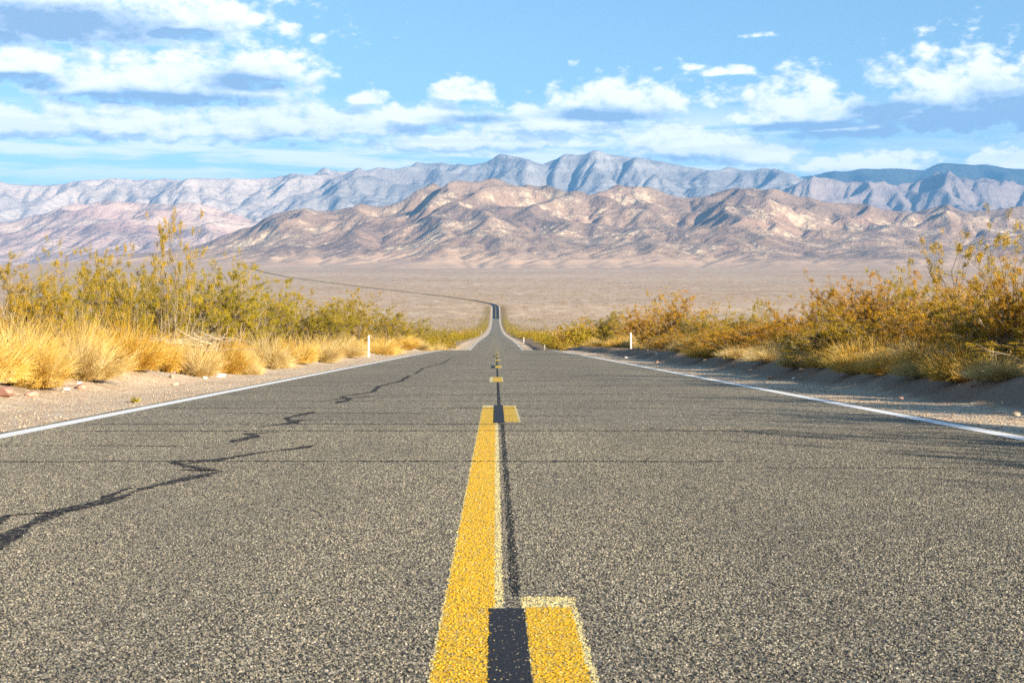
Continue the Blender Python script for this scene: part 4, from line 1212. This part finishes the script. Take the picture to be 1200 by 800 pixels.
for i in range(70):
    sd = random.choice((-1, 1)); y = random.uniform(14, 60); x = sd * random.uniform(5.3 if sd < 0 else 4.9, 6.9 if sd < 0 else 6.0)
    o = SP[random.randrange(6)].copy(); COL.objects.link(o); s_ = random.uniform(.03, .085)
    o.location = (x, y, ground_z1(x, y) + s_ * .25); o.scale = (s_, s_ * random.uniform(.8, 1.2), s_ * .8); o.rotation_euler = (0, 0, random.uniform(0, 6))
    tag(o, 'small broken stone scattered along the left verge' if sd < 0 else 'small broken stone scattered along the right verge', 'rock', 'small stones of the left verge' if sd < 0 else 'small stones of the right verge')
# gravel
N = 6000
sd = np.where(RNG.uniform(0, 1, N) < .5, -1, 1); Y = 6 * (70 / 6) ** RNG.uniform(0, 1, N); E = np.abs(RNG.normal(0, 1.3, N)) + .05
X = np.where(sd < 0, -3.72 - E, 3.86 + E); S = RNG.uniform(.004, .014, N) * (1 + .4 * (E > 1.6))
ov = np.array([(1, 0, 0), (-1, 0, 0), (0, 1, 0), (0, -1, 0), (0, 0, .8), (0, 0, -.8)]); of = np.array([(0, 2, 4), (2, 1, 4), (1, 3, 4), (3, 0, 4), (2, 0, 5), (1, 2, 5), (3, 1, 5), (0, 3, 5)])
V_ = np.stack([X, Y, ground_z(X, Y) + S * .4], -1)[:, None] + (ov[None] + RNG.normal(0, .25, (N, 6, 3))) * S[:, None, None]
tag(mesh_object('gravel', V_.reshape(-1, 3), (of[None] + 6 * np.arange(N)[:, None, None]).reshape(-1, 3), m_tan), kind='stuff')

# fallen grey branches between the left bushes
rng = np.random.default_rng(5); seg = []
for _ in range(46):
    a = rng.uniform(-.7, .7) + (math.pi if rng.random() < .5 else 0); q = np.array([rng.uniform(-.9, .9), rng.uniform(-.3, .3), rng.uniform(.02, .28)]); d = np.array([math.cos(a), math.sin(a) * .6, rng.uniform(-.1, .32)])
    for j in range(4):
        q2 = q + d * .22; q2[2] = max(q2[2], .02); seg.append((*q, *q2, .016 - .0035 * j, .0125 - .0035 * j)); q = q2; d = d + rng.normal(0, .22, 3)
br = mesh_object('dead_branches', *tubes(seg), m_bare); x, y = spot(214, -6.35); br.location = (x, y, ground_z1(x, y) + .32)
tag(br, 'tangle of fallen grey branches between the golden clumps and bushes on the left', 'dead branches')
rng = np.random.default_rng(8); n = 130; a = rng.uniform(0, 6.28, n); p0 = np.zeros((n, 3)); dd = np.stack([np.cos(a), np.sin(a), rng.uniform(.2, .9, n)], -1)
v, f = leaves(p0, dd, .075, .007, rng); wd = mesh_object('weed', v, f, m_leafg); x, y = spot(158, -4.15); wd.location = (x, y, ground_z1(x, y))
tag(wd, 'tiny green weed alone on the left gravel shoulder', 'weed')

# ------------------------------------------------------------------ marker posts
m_post, k = material('post_plastic'); pn = k.noise(k.pos(), 9.0, 4, .6); finish(k, principled(k, k.mix(k.smooth(pn, .45, .8), (.52, .50, .47), (.40, .37, .33)), .55, None, .4))
m_refl, k = material('reflector'); finish(k, principled(k, (.78, .78, .80), .25, None, .6))
m_brn, k = material('dirty_post_base'); finish(k, principled(k, k.mix(k.noise(k.pos(), 20., 3, .6), (.45, .37, .28), (.66, .60, .52)), .8, None, .2))


def marker(x, y, h, wdt, label, group, lean=0.0):
    e = bpy.data.objects.new('marker_post', None); COL.objects.link(e); e.location = (x, y, ground_z1(x, y) - .03); e.rotation_euler = (0, lean, 0)
    tag(e, label, 'marker post', group)
    n = 9; t = np.linspace(-1, 1, n); cx_ = t * wdt / 2; cy_ = .018 * (t * t) - .009          # a shallow dished blade
    prof = np.concatenate([np.stack([cx_, cy_], -1), np.stack([cx_[::-1], cy_[::-1] + .007], -1)]); m_ = len(prof)
    lv = [0.0, h * .12, h * .97, h]; tp = [1, 1, 1, .62]
    def blade(name, za, zb, ta, tb, mat):
        v = np.concatenate([np.column_stack([prof[:, 0] * ta, prof[:, 1], np.full(m_, za)]), np.column_stack([prof[:, 0] * tb, prof[:, 1], np.full(m_, zb)])])
        i = np.arange(m_); j = (i + 1) % m_
        caps = np.array([[q, q + 1, m_ - 2 - q, m_ - 1 - q] for q in range(n - 1)])
        return mesh_object(name, v, [np.stack([i, j, j + m_, i + m_], -1), caps + m_, caps[:, ::-1]], mat, parent=e)
    blade('base', 0, h * .16, 1.001, 1.001, m_brn); blade('blade', h * .16, h * .965, 1, 1, m_post); blade('top', h * .965, h, 1, .7, m_post)
    rv = np.array([(-1, -1), (1, -1), (1, 1), (-1, 1)], float) * (wdt * .30, .055)
    v = np.concatenate([np.column_stack([rv[:, 0], np.full(4, -.018), rv[:, 1] + h * .86]), np.column_stack([rv[:, 0], np.full(4, -.0095), rv[:, 1] + h * .86])])
    mesh_object('reflector', v, np.array([(0, 1, 2, 3), (7, 6, 5, 4), (0, 4, 5, 1), (1, 5, 6, 2), (2, 6, 7, 3), (3, 7, 4, 0)]), m_refl, parent=e)


GP = 'white roadside marker posts'
marker(-5.02, 60.5, .95, .085, 'weathered white marker post among pale clumps on the left verge', GP, .02)
marker(6.25, 71.0, .80, .085, 'white marker post standing before golden scrub on the right verge', GP, -.01)
marker(5.4, 170.0, 1.1, .11, 'small white marker post just beyond the crest on the right', GP)
marker(5.2, 285.0, 1.1, .13, 'smaller white marker post farther down the far road on the right', GP)
marker(-6.4, 690.0, 1.2, .2, 'tiny white marker post far down the road on the left', GP)
